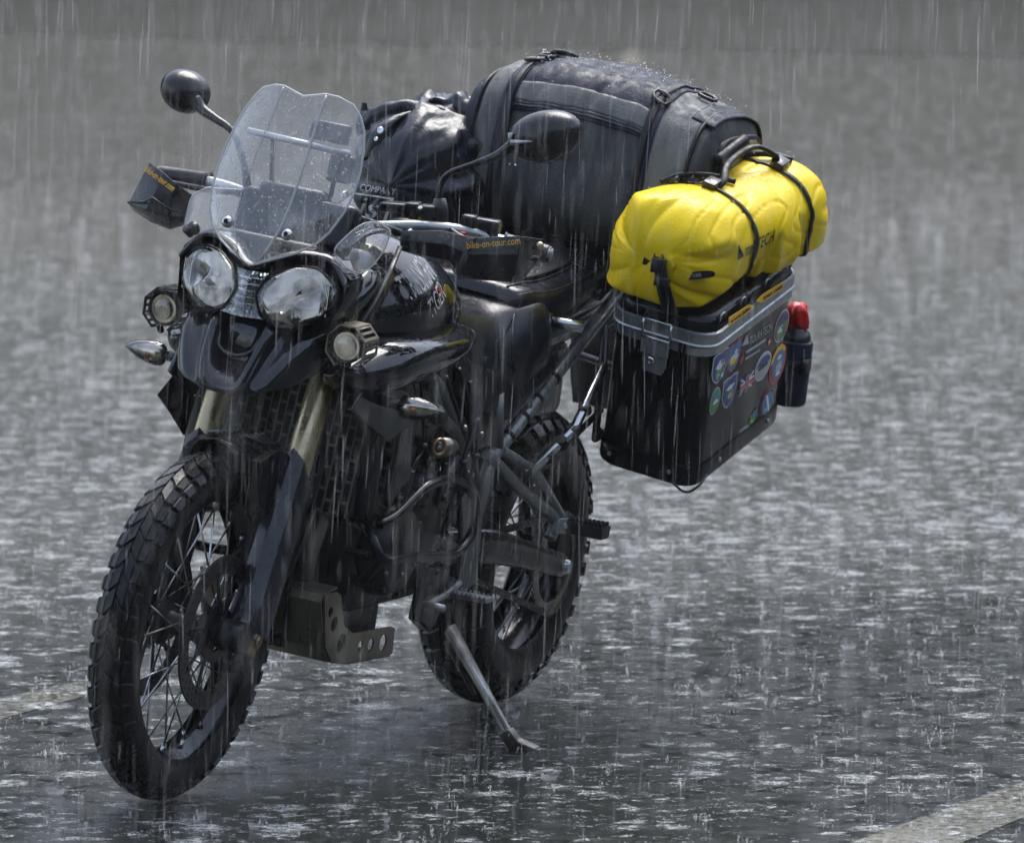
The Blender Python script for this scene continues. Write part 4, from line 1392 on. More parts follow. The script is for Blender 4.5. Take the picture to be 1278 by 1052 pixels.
# ribbed reflector between the lamps
bm = NB()
rows = []
for i in range(15):
    t = i / 14
    z = 1.048 - .088 * t
    w = .030 + .020 * abs(t - .35) + (.012 if t > .8 else 0)
    row = []
    for j in range(25):
        u = j / 24 * 2 - 1
        y = u * w
        row.append((fplane(y, z) - .006 + .0018 * ((j % 2) * 2 - 1) + .0015 * ((i % 2) * 2 - 1), y, z))
    rows.append(row)
add_grid(bm, rows)
part('centre_reflector', bm, M['mirror'], hl, smooth=False)
rows = [[(fplane(u * w, z) + .007 - .004 * abs(u), u * w, z) for u in (-1, -.5, 0, .5, 1)] for z, w in ((1.050, .034), (1.02, .030), (.99, .036), (.962, .050))]
bm = NB(); add_grid(bm, refine(rows, 3))
part('centre_lens', bm, M['lens'], hl)
# brow: gloss black V under the screen
bm = NB()
rows = []
for y, z in [(-.186, 1.045), (-.150, 1.090), (-.105, 1.100), (-.055, 1.090), (0, 1.062), (.055, 1.090), (.105, 1.100), (.150, 1.090), (.186, 1.045)]:
    x = fplane(y, z)
    rows.append([(x - .030, y * .97, z + .004), (x - .002, y * .985, z + .002), (x + .008, y * .98, z - .003), (x + .007, y * .975, z - .008), (x - .004, y * .97, z - .010)])
add_grid(bm, refine(rows, 4))
part('brow', bm, M['paint'], hl, solid=.003)
bm = NB()
add_tube(bm, [(1.44, -.150, 1.098), (1.455, -.150, 1.108)], .011, 10)
add_tube(bm, [(1.425, -.165, 1.088), (1.44, -.170, 1.098)], .010, 10)
part('beam_adjuster', bm, M['plastic'], hl)

# ------------------------------------------------------------------ beak
half = [
    [(1.545, 0, .812), (1.546, .022, .813), (1.545, .040, .815), (1.542, .058, .819), (1.538, .080, .825), (1.526, .096, .834)],
    [(1.545, 0, .828), (1.546, .022, .829), (1.549, .042, .832), (1.538, .062, .835), (1.532, .092, .840), (1.508, .113, .838)],
    [(1.516, 0, .852), (1.518, .024, .854), (1.540, .048, .868), (1.520, .070, .862), (1.514, .108, .872), (1.474, .134, .852)],
    [(1.474, 0, .872), (1.478, .026, .876), (1.522, .052, .905), (1.494, .078, .896), (1.490, .122, .906), (1.436, .152, .872)],
    [(1.470, 0, .915), (1.474, .030, .920), (1.500, .056, .940), (1.470, .086, .926), (1.460, .132, .932), (1.396, .160, .892)],
    [(1.452, 0, .958), (1.452, .034, .960), (1.466, .058, .968), (1.440, .092, .955), (1.420, .136, .950), (1.356, .158, .908)],
    [(1.400, 0, .965), (1.400, .040, .966), (1.402, .060, .970), (1.390, .094, .962), (1.370, .134, .955), (1.316, .155, .922)]]
bm = NB(); add_grid(bm, refine(mirror_rows(half), 4))
beak = part('beak', bm, M['paint'], moto, solid=.004)
# scoop lips and slots
bm = NB()
pts = []
for k in range(13):
    a = math.pi + math.pi * k / 12
    y = math.cos(a) * .040
    z = .884 + math.sin(a) * .022 + .022
    pts.append((1.520 - (z - .866) * .55, y, z))
pts = [(1.483, -.042, .935)] + pts + [(1.483, .042, .935)]
add_tube(bm, pts, .0055, 8)
part('scoop_lip', bm, M['paint'], beak)
bm = NB()
for s in (1, -1):
    add_tube(bm, [(1.487, .102 * s, .900), (1.515, .098 * s, .866)], .0055, 8, flat=((1, 0, .8), .5))
    add_tube(bm, [(1.475, .128 * s, .876), (1.410, .148 * s, .902)], .0035, 8)
part('vent_slot', bm, M['hole_shade_print'], beak)
for s in (1, -1):
    bm = NB()
    add_tube(bm, [(1.47, .05 * s, .955), (1.525, .060 * s, .880), (1.548, .050 * s, .826)], [.002, .0045, .002], 8, smooth=5)
    part('ridge', bm, M['paint'], beak)

# ------------------------------------------------------------------ windscreen
def sx(y, z, yc):
    a = abs(y)
    x = float(np.interp(z, [1.06, 1.13, 1.22, 1.31, 1.40], [1.500, 1.485, 1.443, 1.396, 1.346]))
    if a > yc: x -= .34 * (a - yc) + 3.2 * (a - yc) ** 2
    return x


ROWS = [  # z, crease y, edge y
    (1.066, .006, .012), (1.080, .026, .045), (1.097, .034, .082), (1.118, .042, .112), (1.145, .050, .131), (1.185, .054, .144), (1.225, .054, .149), (1.265, .053, .147), (1.305, .051, .140),
    (1.340, .049, .130), (1.366, .048, .116), (1.386, .047, .098), (1.3965, .047, .070)]
bm = NB()
rows = []
for (z, yc, ye) in ROWS:
    row = []
    for u in (-1, -.8, -.6, -.4, -.2, 0):
        y = -(yc + (ye - yc) * -u); row.append((sx(y, z, yc), y, z - .006 * (1 if abs(y) > yc else 1) * 0))
    for v in (-.5, 0, .5):
        y = yc * v
        dz = 0
        if z > 1.38: dz = -.010 * (1 - abs(v) ** 1) * ((z - 1.38) / .017)
        row.append((sx(y, z, yc) - .004 * (1 - abs(v)) * 0, y, z + dz))
    for u in (0, .2, .4, .6, .8, 1):
        y = (yc + (ye - yc) * u); row.append((sx(y, z, yc), y, z))
    rows.append(row)
add_grid(bm, rows)
bmesh.ops.remove_doubles(bm, verts=bm.verts, dist=1e-5)
ws = part('windscreen', bm, M['screen'], moto, sharp=14)
# polished rim and creases of the moulding, the bright highlight painted in white
edge = [(sx(-ye, z, yc), -ye, z) for z, yc, ye in ROWS] + [(sx(-yc, 1.399, yc), -yc, 1.399) for z, yc, ye in ROWS[-1:]] + [(sx(0, 1.3875, .04), 0, 1.387)] + \
       [(sx(yc, 1.399, yc), yc, 1.399) for z, yc, ye in ROWS[-1:]] + [(sx(ye, z, yc), ye, z) for z, yc, ye in ROWS[::-1]]
bm = NB(); add_tube(bm, edge, .0024, 8)
part('screen_rim', bm, M['screenedge'], ws)
bm = NB()
add_tube(bm, [(sx(yc, z, yc) + .001, yc, z) for z, yc, ye in ROWS[1:]], .0030, 8)
part('crease', bm, M['screenedge'], ws)
bm = NB()
add_tube(bm, [(sx(-yc, z, yc) + .001, -yc, z) for z, yc, ye in ROWS[1:]], .0016, 8)
part('crease', bm, M['screen'], ws)
for y, z in ((-.066, 1.133), (.065, 1.132)):
    bm = NB()
    c = Vector((sx(y, z, .05) + .002, y, z))
    add_lathe(bm, [(.0035, .004), (.005, .0075), (.009, .006), (.0115, .002), (.0115, -.002), (0, -.002)], c, (1, 0, .3), 20)
    b = part('screw', bm, M['steel'], ws, sharp=40)
    bm = NB(); add_lathe(bm, [(0, .005), (.004, .005), (.004, .001)], c, (1, 0, .3), 10)
    part('screw_socket', bm, M['hole_shade_print'], b)
# side wind deflectors
for s in (1, -1):
    ed = [(1.375, .168, 1.162), (1.34, .182, 1.170), (1.285, .190, 1.155), (1.280, .192, 1.140), (1.305, .192, 1.105), (1.365, .186, 1.072), (1.410, .172, 1.080), (1.435, .150, 1.110), (1.415, .155, 1.135)]
    if s < 0:
        ed = [(1.360, -0.162, 1.173), (1.375, -0.182, 1.167), (1.385, -0.194, 1.153), (1.395, -0.194, 1.128), (1.405, -0.190, 1.094), (1.405, -0.173, 1.088), (1.390, -0.130, 1.087), (1.375, -0.136, 1.124)]
        ed = [(p[0], -p[1], p[2]) for p in ed]
    ed = [(p[0], p[1] * s, p[2]) for p in catmull(ed, 4, True)]
    cc = sum((V3(p) for p in ed), Vector()) / len(ed)
    bm = NB()
    rings = []
    for k, b in ((1.0, 0), (.8, .010), (.5, .016), (.2, .019)):
        rings.append([cc + (V3(p) - cc) * k + Vector((.5, .8 * s, 0)) * b * (1 if s > 0 else .5) for p in ed])
    vs = add_ringloft(bm, rings, cap=False); bm.faces.new(vs[-1])
    wd = part('wind_deflector', bm, M['screen'] if s > 0 else M['whitish'], moto)
    bm = NB(); add_tube(bm, ed, .0015, 6, closed=True)
    part('deflector_rim', bm, M['screenedge'], wd)

# ------------------------------------------------------------------ instruments and handlebar behind the screen
bm = NB()
add_box(bm, (1.30, 0, 1.135), (.05, .25, .10), (0, R(-25), 0))
add_box(bm, (1.285, -.02, 1.175), (.045, .15, .05), (0, R(-25), 0))
add_box(bm, (1.36, 0, 1.09), (.10, .20, .03), (0, R(-10), 0))
part('instrument_cluster', bm, M['plastic'], moto, bevel=.018, seg=3)
bm = NB()
add_tube(bm, [(1.25, -.155, 1.285), (1.25, .07, 1.279)], .0070, 12)
part('accessory_bar', bm, M['alu'], moto)
bm = NB()
add_tube(bm, [(1.25, -.10, 1.28), (1.27, -.08, 1.19)], .005, 8); add_tube(bm, [(1.25, .05, 1.28), (1.27, .05, 1.19)], .005, 8)
part('bar_stay', bm, M['satin'], moto)
bm = NB()
add_box(bm, (1.235, .015, 1.312), (.02, .085, .040), (0, R(-15), 0))
add_box(bm, (1.24, .05, 1.245), (.02, .05, .055), (0, R(-15), R(8)))
part('navigation_unit', bm, M['seattrim'], moto, bevel=.006)
bm = NB()
add_tube(bm, [(1.06, -.43, 1.135), (1.07, -.32, 1.142), (1.10, -.20, 1.138), (1.125, -.10, 1.125), (1.13, 0, 1.123), (1.125, .08, 1.127), (1.09, .17, 1.143), (1.04, .24, 1.143), (1.00, .30, 1.134), (.97, .41, 1.122)], .0125, 14, smooth=5)
bar = part('handlebar', bm, M['alu'], moto)
bm = NB()
for s in (1, -1):
    add_tube(bm, [(1.13, .055 * s, 1.06), (1.13, .055 * s, 1.112)], .020, 14)
    add_box(bm, (1.13, .055 * s, 1.124), (.046, .034, .036))
part('bar_clamp', bm, M['satin'], bar, bevel=.004)


def grip(P, name):
    bm = NB()
    A, B = V3(P[0]), V3(P[1]); n = 40
    pts = [A + (B - A) * (i / n) for i in range(n + 1)]
    add_tube(bm, pts, [.0172 + (.0014 if i % 2 else -.0006) for i in range(n + 1)], 14)
    add_tube(bm, [A - (B - A) * .03, A + (B - A) * .01], .020, 14)
    add_tube(bm, [B - (B - A) * .02, B + (B - A) * .06], [.0155, .0165], 14)
    part(name, bm, M['grip'], bar)


grip([(1.068, -.315, 1.143), (1.060, -.425, 1.136)], 'grip')
grip([(.993, .315, 1.132), (.968, .40, 1.122)], 'grip')
# switch blocks, brake and clutch reservoirs, levers
bm = NB()
add_box(bm, (1.00, .275, 1.148), (.040, .055, .048), (0, 0, R(12)))
add_box(bm, (1.02, .245, 1.158), (.036, .030, .036), (0, 0, R(12)))
sw = part('switch_block', bm, M['satin'], bar, bevel=.006, seg=2)
bm = NB()
add_box(bm, (1.050, 0.241, 1.138), (.016, .026, .010), (R(6), 0, R(10)))
part('red_button', bm, M['red'], sw, bevel=.003)
bm = NB()
for k in range(4):
    add_box(bm, Vector((1.035, 0.220, 1.151)) + Vector((0, -.007 + k * .0042, 0)), (.002, .0018, .004))
part('switch_mark', bm, M['white'], sw, smooth=False)
bm = NB()
add_box(bm, (1.060, 0.098, 1.167), (.05, .055, .018), (R(6), 0, R(10)))
add_box(bm, (1.050, 0.134, 1.157), (.045, .030, .050), (R(6), 0, R(10)))
add_tube(bm, [(1.085, 0.128, 1.152), (1.085, 0.133, 1.116)], .022, 14)
part('clamp_block', bm, M['satin'], bar, bevel=.004, sharp=40)
bm = NB()
add_box(bm, (1.060, 0.171, 1.173), (.045, .040, .022), (R(8), 0, R(10)))
add_tube(bm, [(1.060, 0.171, 1.165), (1.060, 0.175, 1.138)], .014, 12)
rs1 = part('fluid_reservoir', bm, M['satin'], bar, bevel=.004, sharp=40)
bolt(rs1, (1.100, 0.171, 1.179), (.6, 0, .8), .005, .004)
bm = NB()
add_tube(bm, [(1.200, 0.061, 1.156), (1.170, 0.112, 1.142), (1.140, 0.153, 1.130), (1.130, 0.163, 1.126)], [.004, .0065, .0065, .004], 10)
part('clutch_cable', bm, M['webbing'], bar)
bm = NB()
add_tube(bm, [(1.140, 0.159, 1.124), (1.130, 0.165, 1.128), (1.130, 0.172, 1.139)], [.008, .007, .004], 10)
part('cable_end', bm, M['alu'], bar)
bm = NB()
add_tube(bm, [(1.05, .21, 1.145), (1.085, .27, 1.135), (1.07, .35, 1.125), (1.04, .41, 1.118)], [.008, .0065, .006, .007], 10, smooth=5)
add_tube(bm, [(1.11, -.21, 1.142), (1.145, -.27, 1.138), (1.13, -.35, 1.134), (1.11, -.42, 1.13)], [.008, .0065, .006, .007], 10, smooth=5)
part('lever', bm, M['satin'], bar)
# cables draped behind the screen
bm = NB()
for k in range(3):
    add_tube(bm, [(1.10 - .01 * k, .15 - .03 * k, 1.13), (1.22, .11 - .02 * k, 1.12 - .01 * k), (1.26, .06, 1.02 - .01 * k), (1.20, .02 * k, .92)], .0045, 8, smooth=5)
    add_tube(bm, [(1.12, -.20 + .02 * k, 1.13), (1.22, -.13 + .02 * k, 1.12), (1.27, -.07, 1.03), (1.22, -.03 * k, .92)], .0045, 8, smooth=5)
part('cable', bm, M['webbing'], bar)

# hand guards
def guard(F, name, text):
    """F: dict of corner points; faceted shell open to the back"""
    bm = NB()
    add_grid(bm, F)
    g = part(name, bm, M['plastic'], bar, solid=.003, bevel=.004, seg=2, sharp=25)
    return g
# left one (columns from the inner end outwards, rows from the top down)
GL = [[(1.140, 0.153, 1.134), (1.130, 0.237, 1.149), (1.115, 0.301, 1.146), (1.085, 0.383, 1.163), (1.010, 0.402, 1.155)],
      [(1.150, 0.158, 1.117), (1.145, 0.255, 1.126), (1.135, 0.303, 1.114), (1.095, 0.388, 1.127), (1.020, 0.409, 1.126)],
      [(1.145, 0.161, 1.097), (1.140, 0.268, 1.096), (1.130, 0.285, 1.070), (1.090, 0.388, 1.091), (1.030, 0.397, 1.097)],
      [(1.110, 0.181, 1.092), (1.110, 0.256, 1.081), (1.100, 0.271, 1.058), (1.060, 0.373, 1.067), (1.020, 0.376, 1.068)]]
gl = guard(GL, 'hand_guard', None)
bm = NB(); add_prism(bm, [(1.135, 0.296, 1.145), (1.130, 0.311, 1.150), (1.145, 0.292, 1.070), (1.145, 0.281, 1.073)], (-.01, 0, 0))
part('guard_strake', bm, M['seattrim'], gl, bevel=.002)
GRt = [[(1.145, -0.411, 1.168), (1.125, -0.370, 1.168), (1.100, -0.332, 1.133)],
       [(1.185, -0.403, 1.141), (1.185, -0.335, 1.124), (1.130, -0.308, 1.114)],
       [(1.180, -0.426, 1.087), (1.200, -0.326, 1.091), (1.140, -0.307, 1.081)],
       [(1.150, -0.431, 1.065), (1.160, -0.339, 1.048), (1.120, -0.322, 1.064)]]
GRt = [[(1.155, -0.406, 1.170), (1.178, -0.360, 1.158), (1.178, -0.332, 1.142), (1.140, -0.321, 1.124), (1.090, -0.328, 1.110)],
       [(1.165, -0.418, 1.127), (1.190, -0.366, 1.122), (1.190, -0.331, 1.112), (1.150, -0.316, 1.099), (1.100, -0.324, 1.085)],
       [(1.165, -0.435, 1.082), (1.195, -0.381, 1.080), (1.190, -0.332, 1.076), (1.150, -0.320, 1.076), (1.120, -0.319, 1.071)],
       [(1.130, -0.441, 1.065), (1.150, -0.389, 1.052), (1.150, -0.344, 1.045), (1.130, -0.330, 1.053), (1.100, -0.331, 1.059)]]
gr = guard(GRt, 'hand_guard', None)
bm = NB(); add_tube(bm, [(1.165, -0.437, 1.083), (1.200, -0.383, 1.097), (1.200, -0.368, 1.108), (1.200, -0.326, 1.091), (1.140, -0.314, 1.079)], .0022, 6)
part('guard_strake', bm, M['seattrim'], gr)


def flat_text(s, P0, P1, PT, mat, parent, out, shear=0.0, name='lettering'):
    """lettering on a flat face: P0 start of the baseline, P1 its end, PT above the start at cap height; out: towards the viewer"""
    P0, P1, PT = V3(P0), V3(P1), V3(PT)
    o = V3(out)
    bm = text_bm(s, P0 + o, P1 - P0, PT - P0, (P1 - P0).length, (PT - P0).length, .0008, shear)
    return part(name, bm, mat, parent, smooth=False)


flat_text('bike-on-tour.com', (1.135, 0.298, 1.125), (1.095, 0.393, 1.150), (1.135, 0.295, 1.139), M['orange'], gl, (.006, .002, 0))
flat_text('bike-on-tour.com', (1.170, -0.405, 1.154), (1.190, -0.328, 1.127), (1.165, -0.402, 1.166), M['orange'], gr, (.007, 0, 0))
bm = NB(); add_lathe(bm, [(0, .006), (.006, .006), (.009, .002), (.009, 0)], (1.035, 0.408, 1.144), (.6, .8, 0), 14)
part('guard_bolt', bm, M['gold'], gl)

# mirrors
def mirror(stem, rad, cy, axis_long, axis_up, a, b, depth, fwdv):
    bm = NB()
    add_tube(bm, stem, rad, 12, smooth=6)
    st = part('mirror', bm, M['satin'], moto)
    c = V3(cy); X = V3(axis_long).normalized(); Y = V3(axis_up); Y = (Y - X * Y.dot(X)).normalized(); Z = V3(fwdv).normalized(); Z = (Z - X * Z.dot(X) - Y * Z.dot(Y)).normalized()
    rings = []
    for t in (0.0, .12, .3, .5, .7, .85, .95, 1.0):
        q = math.sqrt(max(0, 1 - t ** 2.2))
        rings.append([c + Z * depth * t + X * math.cos(w) * a * max(q, .02) * (1.0 + .06 * math.sin(w)) + Y * math.sin(w) * b * max(q, .02) for w in [2 * math.pi * k / 32 for k in range(32)]])
    bm = NB(); add_ringloft(bm, rings)
    add_ringloft(bm, [[c - Z * .006 + (p - c) * 1.0 for p in rings[0]], [p for p in rings[0]]], cap=False)
    sh = part('mirror_shell', bm, M['satin'], st, sharp=50)
    bm = NB(); add_ringloft(bm, [[c - Z * .005 + (p - c) * .96 for p in rings[0]], [c - Z * .0065 + (p - c) * .94 for p in rings[0]]])
    part('mirror_glass', bm, M['mirror'], sh, sharp=40)
    return st


mL = mirror([(1.050, 0.194, 1.157), (1.050, 0.185, 1.204), (1.050, 0.186, 1.232), (1.050, 0.202, 1.254), (1.050, 0.247, 1.279), (1.045, 0.294, 1.305), (1.035, 0.320, 1.330)],
            [.010, .0065, .0065, .0065, .0065, .009, .013], (1.005, 0.376, 1.356), (1.000, 0.439, 1.388), (0, 0, 1), .068, .040, .05, (1, 0, .05)) if False else None
bm = NB()
ML0, ML1 = Vector((1.020, 0.310, 1.331)), Vector((1.020, 0.450, 1.385))
mL = mirror([(1.050, 0.194, 1.157), (1.050, 0.185, 1.204), (1.050, 0.186, 1.232), (1.050, 0.202, 1.254), (1.050, 0.247, 1.279), (1.045, 0.294, 1.305), (1.035, 0.323, 1.334)],
            [.010, .0065, .0065, .0065, .0065, .010, .014], (ML0 + ML1) / 2, ML1 - ML0, (0, 0, 1), .079, .052, .052, (1, 0, .05))
bm = NB(); add_tube(bm, [(1.052, 0.188, 1.200), (1.052, 0.192, 1.178), (1.052, 0.196, 1.153)], [.012, .0165, .0165], 16)
add_tube(bm, [(1.050, 0.194, 1.156), (1.045, 0.190, 1.132)], .013, 12)
part('mirror_boot', bm, M['grip'], mL)
bm = NB(); add_tube(bm, [(1.060, 0.321, 1.330), (1.060, 0.324, 1.345), (1.060, 0.322, 1.357)], [.003, .004, .006], 8)
add_tube(bm, [(1.070, 0.331, 1.340), (1.075, 0.377, 1.351)], [.006, .001], 8)
part('mirror_pivot', bm, M['alu'], mL)
mR = mirror([(1.09, -.215, 1.15), (1.085, -.235, 1.20), (1.070, -0.274, 1.251), (1.060, -0.322, 1.270), (1.050, -0.358, 1.282), (1.050, -0.377, 1.299)],
            [.009, .0065, .007, .009, .0115, .014], (1.020, -0.413, 1.306), Vector((1.020, -0.356, 1.294)) - Vector((1.020, -0.468, 1.320)), (0, .25, 1), .053, .044, .050, (1, -.25, .05))

# ------------------------------------------------------------------ auxiliary lamps
def aux(c, s):
    c = V3(c); ax = Vector((.98, .04 * s, -.02)).normalized()
    X, Y, Z = frame_of(ax)
    bm = NB()
    add_lathe(bm, [(0, -.055), (.020, -.055), (.030, -.04), (.034, -.01), (.0345, .004), (.032, .008), (.029, .006), (.028, -.006)], c, ax, 32)
    lp = part('auxiliary_lamp', bm, M['satin'], moto, sharp=40)
    bm = NB(); add_lathe(bm, [(.028, .002), (.025, -.004), (.0245, -.008), (.021, -.011), (.0205, -.014), (.016, -.018), (.0155, -.020), (.009, -.024), (0, -.026)], c, ax, 20)
    part('reflector_bowl', bm, M['reflector'], lp, smooth=False)
    bm = NB(); add_lathe(bm, [(0, .006), (.010, .0055), (.020, .003), (.0285, -.001)], c, ax, 24)
    part('lens_cover', bm, M['lens'], lp)
    bm = NB(); add_box(bm, c + ax * -.004 + Vector((0, 0, .008)), (.006, .026, .006)); add_lathe(bm, [(0, .0), (.008, 0), (.009, -.02)], c - ax * .004, ax, 12); add_box(bm, c + ax * -.006, (.004, .004, .05))
    part('bulb_shield', bm, M['bulb'], lp, smooth=False)
    # eight-sided hood with slots along its outer cheek
    n = 8
    def oc(r, h, k):
        a = 2 * math.pi * (k + .5) / n
        up = Vector((0, 0, 1)); sd = Vector((0, 1, 0))
        return c + ax * h + sd * math.cos(a) * r + up * math.sin(a) * r
    bm = NB()
    rng = [k for k in range(-1, 6)] if s > 0 else [k for k in range(-1, 6)]
    for k in range(-2, 5):
        for (h0, h1, w0, w1) in ((.010, .003, 0, 1), (-.055, -.062, 0, 1), (.003, -.055, 0, .18), (.003, -.055, .82, 1), (.003, -.055, .42, .58)) if k in (-2, -1, 3, 4, 0) else ((.010, -.062, 0, 1),):
            p00 = oc(.043, h0, k) * (1 - w0) + oc(.043, h0, k + 1) * w0; p01 = oc(.043, h0, k) * (1 - w1) + oc(.043, h0, k + 1) * w1
            p10 = oc(.043, h1, k) * (1 - w0) + oc(.043, h1, k + 1) * w0; p11 = oc(.043, h1, k) * (1 - w1) + oc(.043, h1, k + 1) * w1
            bm.faces.new([bm.verts.new(p) for p in (p00, p01, p11, p10)])
    bmesh.ops.remove_doubles(bm, verts=bm.verts, dist=1e-5)
    part('lamp_hood', bm, M['bash'] if s > 0 else M['satin'], lp, smooth=False, solid=.003)
    bm = NB()
    add_tube(bm, [c - ax * .05, (1.33, .155 * s, .93)], .010, 10)
    add_tube(bm, [c + Vector((-.03, .02 * s, -.038)), c + Vector((-.045, .022 * s, -.052))], .007, 10)
    part('lamp_bracket', bm, M['satin'], lp)


aux((1.425, .200, .933), 1)
aux((1.427, -.200, .931), -1)

# lettering on the tank, laid on its side
def on_tank(u, w, dz, A, B, T):
    P = A + (B - A) * u + (T - A) * w
    return P


def tank_text(s, p0, p1, pt, mat, shear=0.0):
    A, B, T = V3(p0), V3(p1), V3(pt)
    bm = text_bm(s, A, B - A, T - A, (B - A).length, (T - A).length, .0006, shear)
    # drop every point on to the tank skin along y
    me = tank.data
    from mathutils.bvhtree import BVHTree
    bt = BVHTree.FromPolygons([v.co + off_of(moto) for v in me.vertices], [p.vertices[:] for p in me.polygons])
    dmin = {}
    for v in bm.verts:
        hit = bt.ray_cast(Vector((v.co.x, .5, v.co.z)), Vector((0, -1, 0)))
        if hit[0] is not None:
            v.co.y = hit[0].y + .0012 + (v.co.y - min(A.y, B.y, T.y)) * 0
    part('lettering', bm, mat, tank, smooth=False)


tank_text('TRIUMPH', (1.143, 0.205, 1.000), (1.003, 0.200, 1.038), (1.180, 0.205, 1.019), M['white'], .0)
tank_text('TIGER', (1.070, 0.205, 0.964), (0.997, 0.203, 1.001), (1.102, 0.205, 0.980), M['white'], .25)
tank_text('X', (1.027, 0.205, 0.997), (1.000, 0.203, 1.011), (1.046, 0.205, 1.008), M['rose'], .0)

# ------------------------------------------------------------------ panniers
HX, HY, HZ = .22, .115, .155


def rrect(hx, hy, r, k=5):
    out = []
    for (sx_, sy_, a0) in ((1, 1, 0), (-1, 1, 90), (-1, -1, 180), (1, -1, 270)):
        for i in range(k + 1):
            a = R(a0 + 90 * i / k)
            out.append((sx_ * (hx - r) + math.cos(a) * r, sy_ * (hy - r) + math.sin(a) * r))
    return out


def pannier(s, label):
    PM = Matrix.Translation((-.0153, .3654 * s, .7833)) @ Matrix.Rotation(-.0264 * s, 4, 'Z') @ Matrix.Rotation(.2675, 4, 'Y') @ Matrix.Rotation(-.0858 * s, 4, 'X')
    t = thing('pannier_case', label, 'pannier', (0, .3654 * s, .63))
    m3 = PM.to_3x3()

    def W(u, v, w):
        return PM @ Vector((u, v * s, w))

    def ring(hx, hy, r, w):
        return [W(x, y, w) for x, y in rrect(hx, hy, r)]
    bm = NB()
    add_ringloft(bm, [ring(HX - .028, HY - .024, .03, -HZ - .006), ring(HX - .008, HY - .006, .04, -HZ + .004), ring(HX, HY, .045, -HZ + .03), ring(HX, HY, .045, HZ)])
    body = part('case_body', bm, M['case'], t, bevel=0, sharp=45)
    # lower wrap of the shell: a raised moulding with rivets
    bm = NB()
    add_ringloft(bm, [ring(HX + .002, HY + .002, .046, -HZ + .012), ring(HX + .004, HY + .004, .047, -HZ + .020), ring(HX + .004, HY + .004, .047, -HZ + .050), ring(HX + .001, HY + .001, .046, -HZ + .056)], cap=False)
    part('corner_guard', bm, M['case'], t, sharp=40)
    for (u, v, ax) in ((HX + .004, -.08, (1, 0, 0)), (HX + .004, .06, (1, 0, 0)), (-.14, HY + .004, (0, 1, 0)), (.10, HY + .004, (0, 1, 0))):
        bolt(t, W(u, v, -HZ + .035), m3 @ Vector((ax[0], ax[1] * s, 0)), .0048, .003, M['alu'], 'rivet')
    # aluminium rims: body's and lid's, with the joint between them
    bm = NB()
    add_ringloft(bm, [ring(HX + .001, HY + .001, .046, HZ - .002), ring(HX + .005, HY + .005, .049, HZ), ring(HX + .005, HY + .005, .049, HZ + .018), ring(HX + .001, HY + .001, .046, HZ + .020)], cap=False)
    part('body_rim', bm, M['alu'], t, sharp=35)
    bm = NB()
    add_ringloft(bm, [ring(HX, HY, .046, HZ + .019), ring(HX + .008, HY + .008, .052, HZ + .0205), ring(HX + .009, HY + .009, .052, HZ + .024), ring(HX + .006, HY + .006, .050, HZ + .027), ring(HX + .006, HY + .006, .050, HZ + .050), ring(HX, HY, .046, HZ + .052)], cap=False)
    rim = part('lid_rim', bm, M['alu'], t, sharp=35)
    bm = NB()
    add_ringloft(bm, [ring(HX - .002, HY - .002, .045, HZ + .045), ring(HX - .004, HY - .004, .045, HZ + .070), ring(HX - .014, HY - .014, .04, HZ + .082), ring(HX - .03, HY - .03, .035, HZ + .086)])
    lid = part('lid', bm, M['case'], t, sharp=45)
    # lashing eyes on the lid
    for u in (-.17, -.06, .06, .16):
        bm = NB()
        for vv in (HY - .006,):
            add_tube(bm, [W(u - .012, vv, HZ + .068), W(u - .010, vv + .004, HZ + .085), W(u + .010, vv + .004, HZ + .085), W(u + .012, vv, HZ + .068)], .0032, 8)
        part('lashing_eye', bm, M['steel'], lid)
    # latch on the front end
    v0 = -.002
    bm = NB()
    out = [(v0 - .026, HZ + .012), (v0 + .030, HZ + .012), (v0 + .030, HZ - .042), (v0 + .022, HZ - .062), (v0 - .022, HZ - .060), (v0 - .026, HZ - .040)]
    add_prism(bm, [W(HX + .008, v, w) for v, w in out], m3 @ Vector((.006, 0, 0)))
    out = [(v0 - .030, HZ + .022), (v0 + .034, HZ + .022), (v0 + .034, HZ - .018), (v0 - .030, HZ - .018)]
    add_prism(bm, [W(HX + .0135, v, w) for v, w in out], m3 @ Vector((.007, 0, 0)))
    la = part('latch', bm, M['alu'], t, bevel=.002, sharp=40)
    bm = NB()
    for v in (v0 - .030, v0 + .034):
        add_tube(bm, [W(HX + .018, v, HZ + .020), W(HX + .017, v, HZ + .058)], .0028, 8)
    add_tube(bm, [W(HX + .020, v0 - .030, HZ + .020), W(HX + .020, v0 + .034, HZ + .020)], .0032, 8)
    add_tube(bm, [W(HX + .016, v0 - .030, HZ + .058), W(HX + .016, v0 + .034, HZ + .058)], .0028, 8)
    part('latch_wire', bm, M['steel'], la)
    bolt(la, W(HX + .020, v0 - .002, HZ - .030), m3 @ Vector((1, 0, 0)), .009, .006, M['steel'], 'lock')
    for v in (.052, .062):
        bm = NB(); add_prism(bm, [W(HX + .0145, v, HZ + .024), W(HX + .0145, v + .004, HZ + .024), W(HX + .0145, v + .004, HZ - .012), W(HX + .0145, v, HZ - .012)], m3 @ Vector((-.006, 0, 0)))
        part('cord', bm, M['webbing'], rim, smooth=False)
    return t, W, m3, lid


pan, PW, pm3, plid = pannier(1, 'black hard pannier with silver rim and travel stickers, under the yellow bag')
pan2, PW2, _, _ = pannier(-1, 'black hard pannier under the crumpled black bag, on the far side of the motorcycle')
pan2['label'] = 'black hard pannier hidden behind the tank, carrying the crumpled black bag'

# travel stickers on the outer side
LAYER = [0]


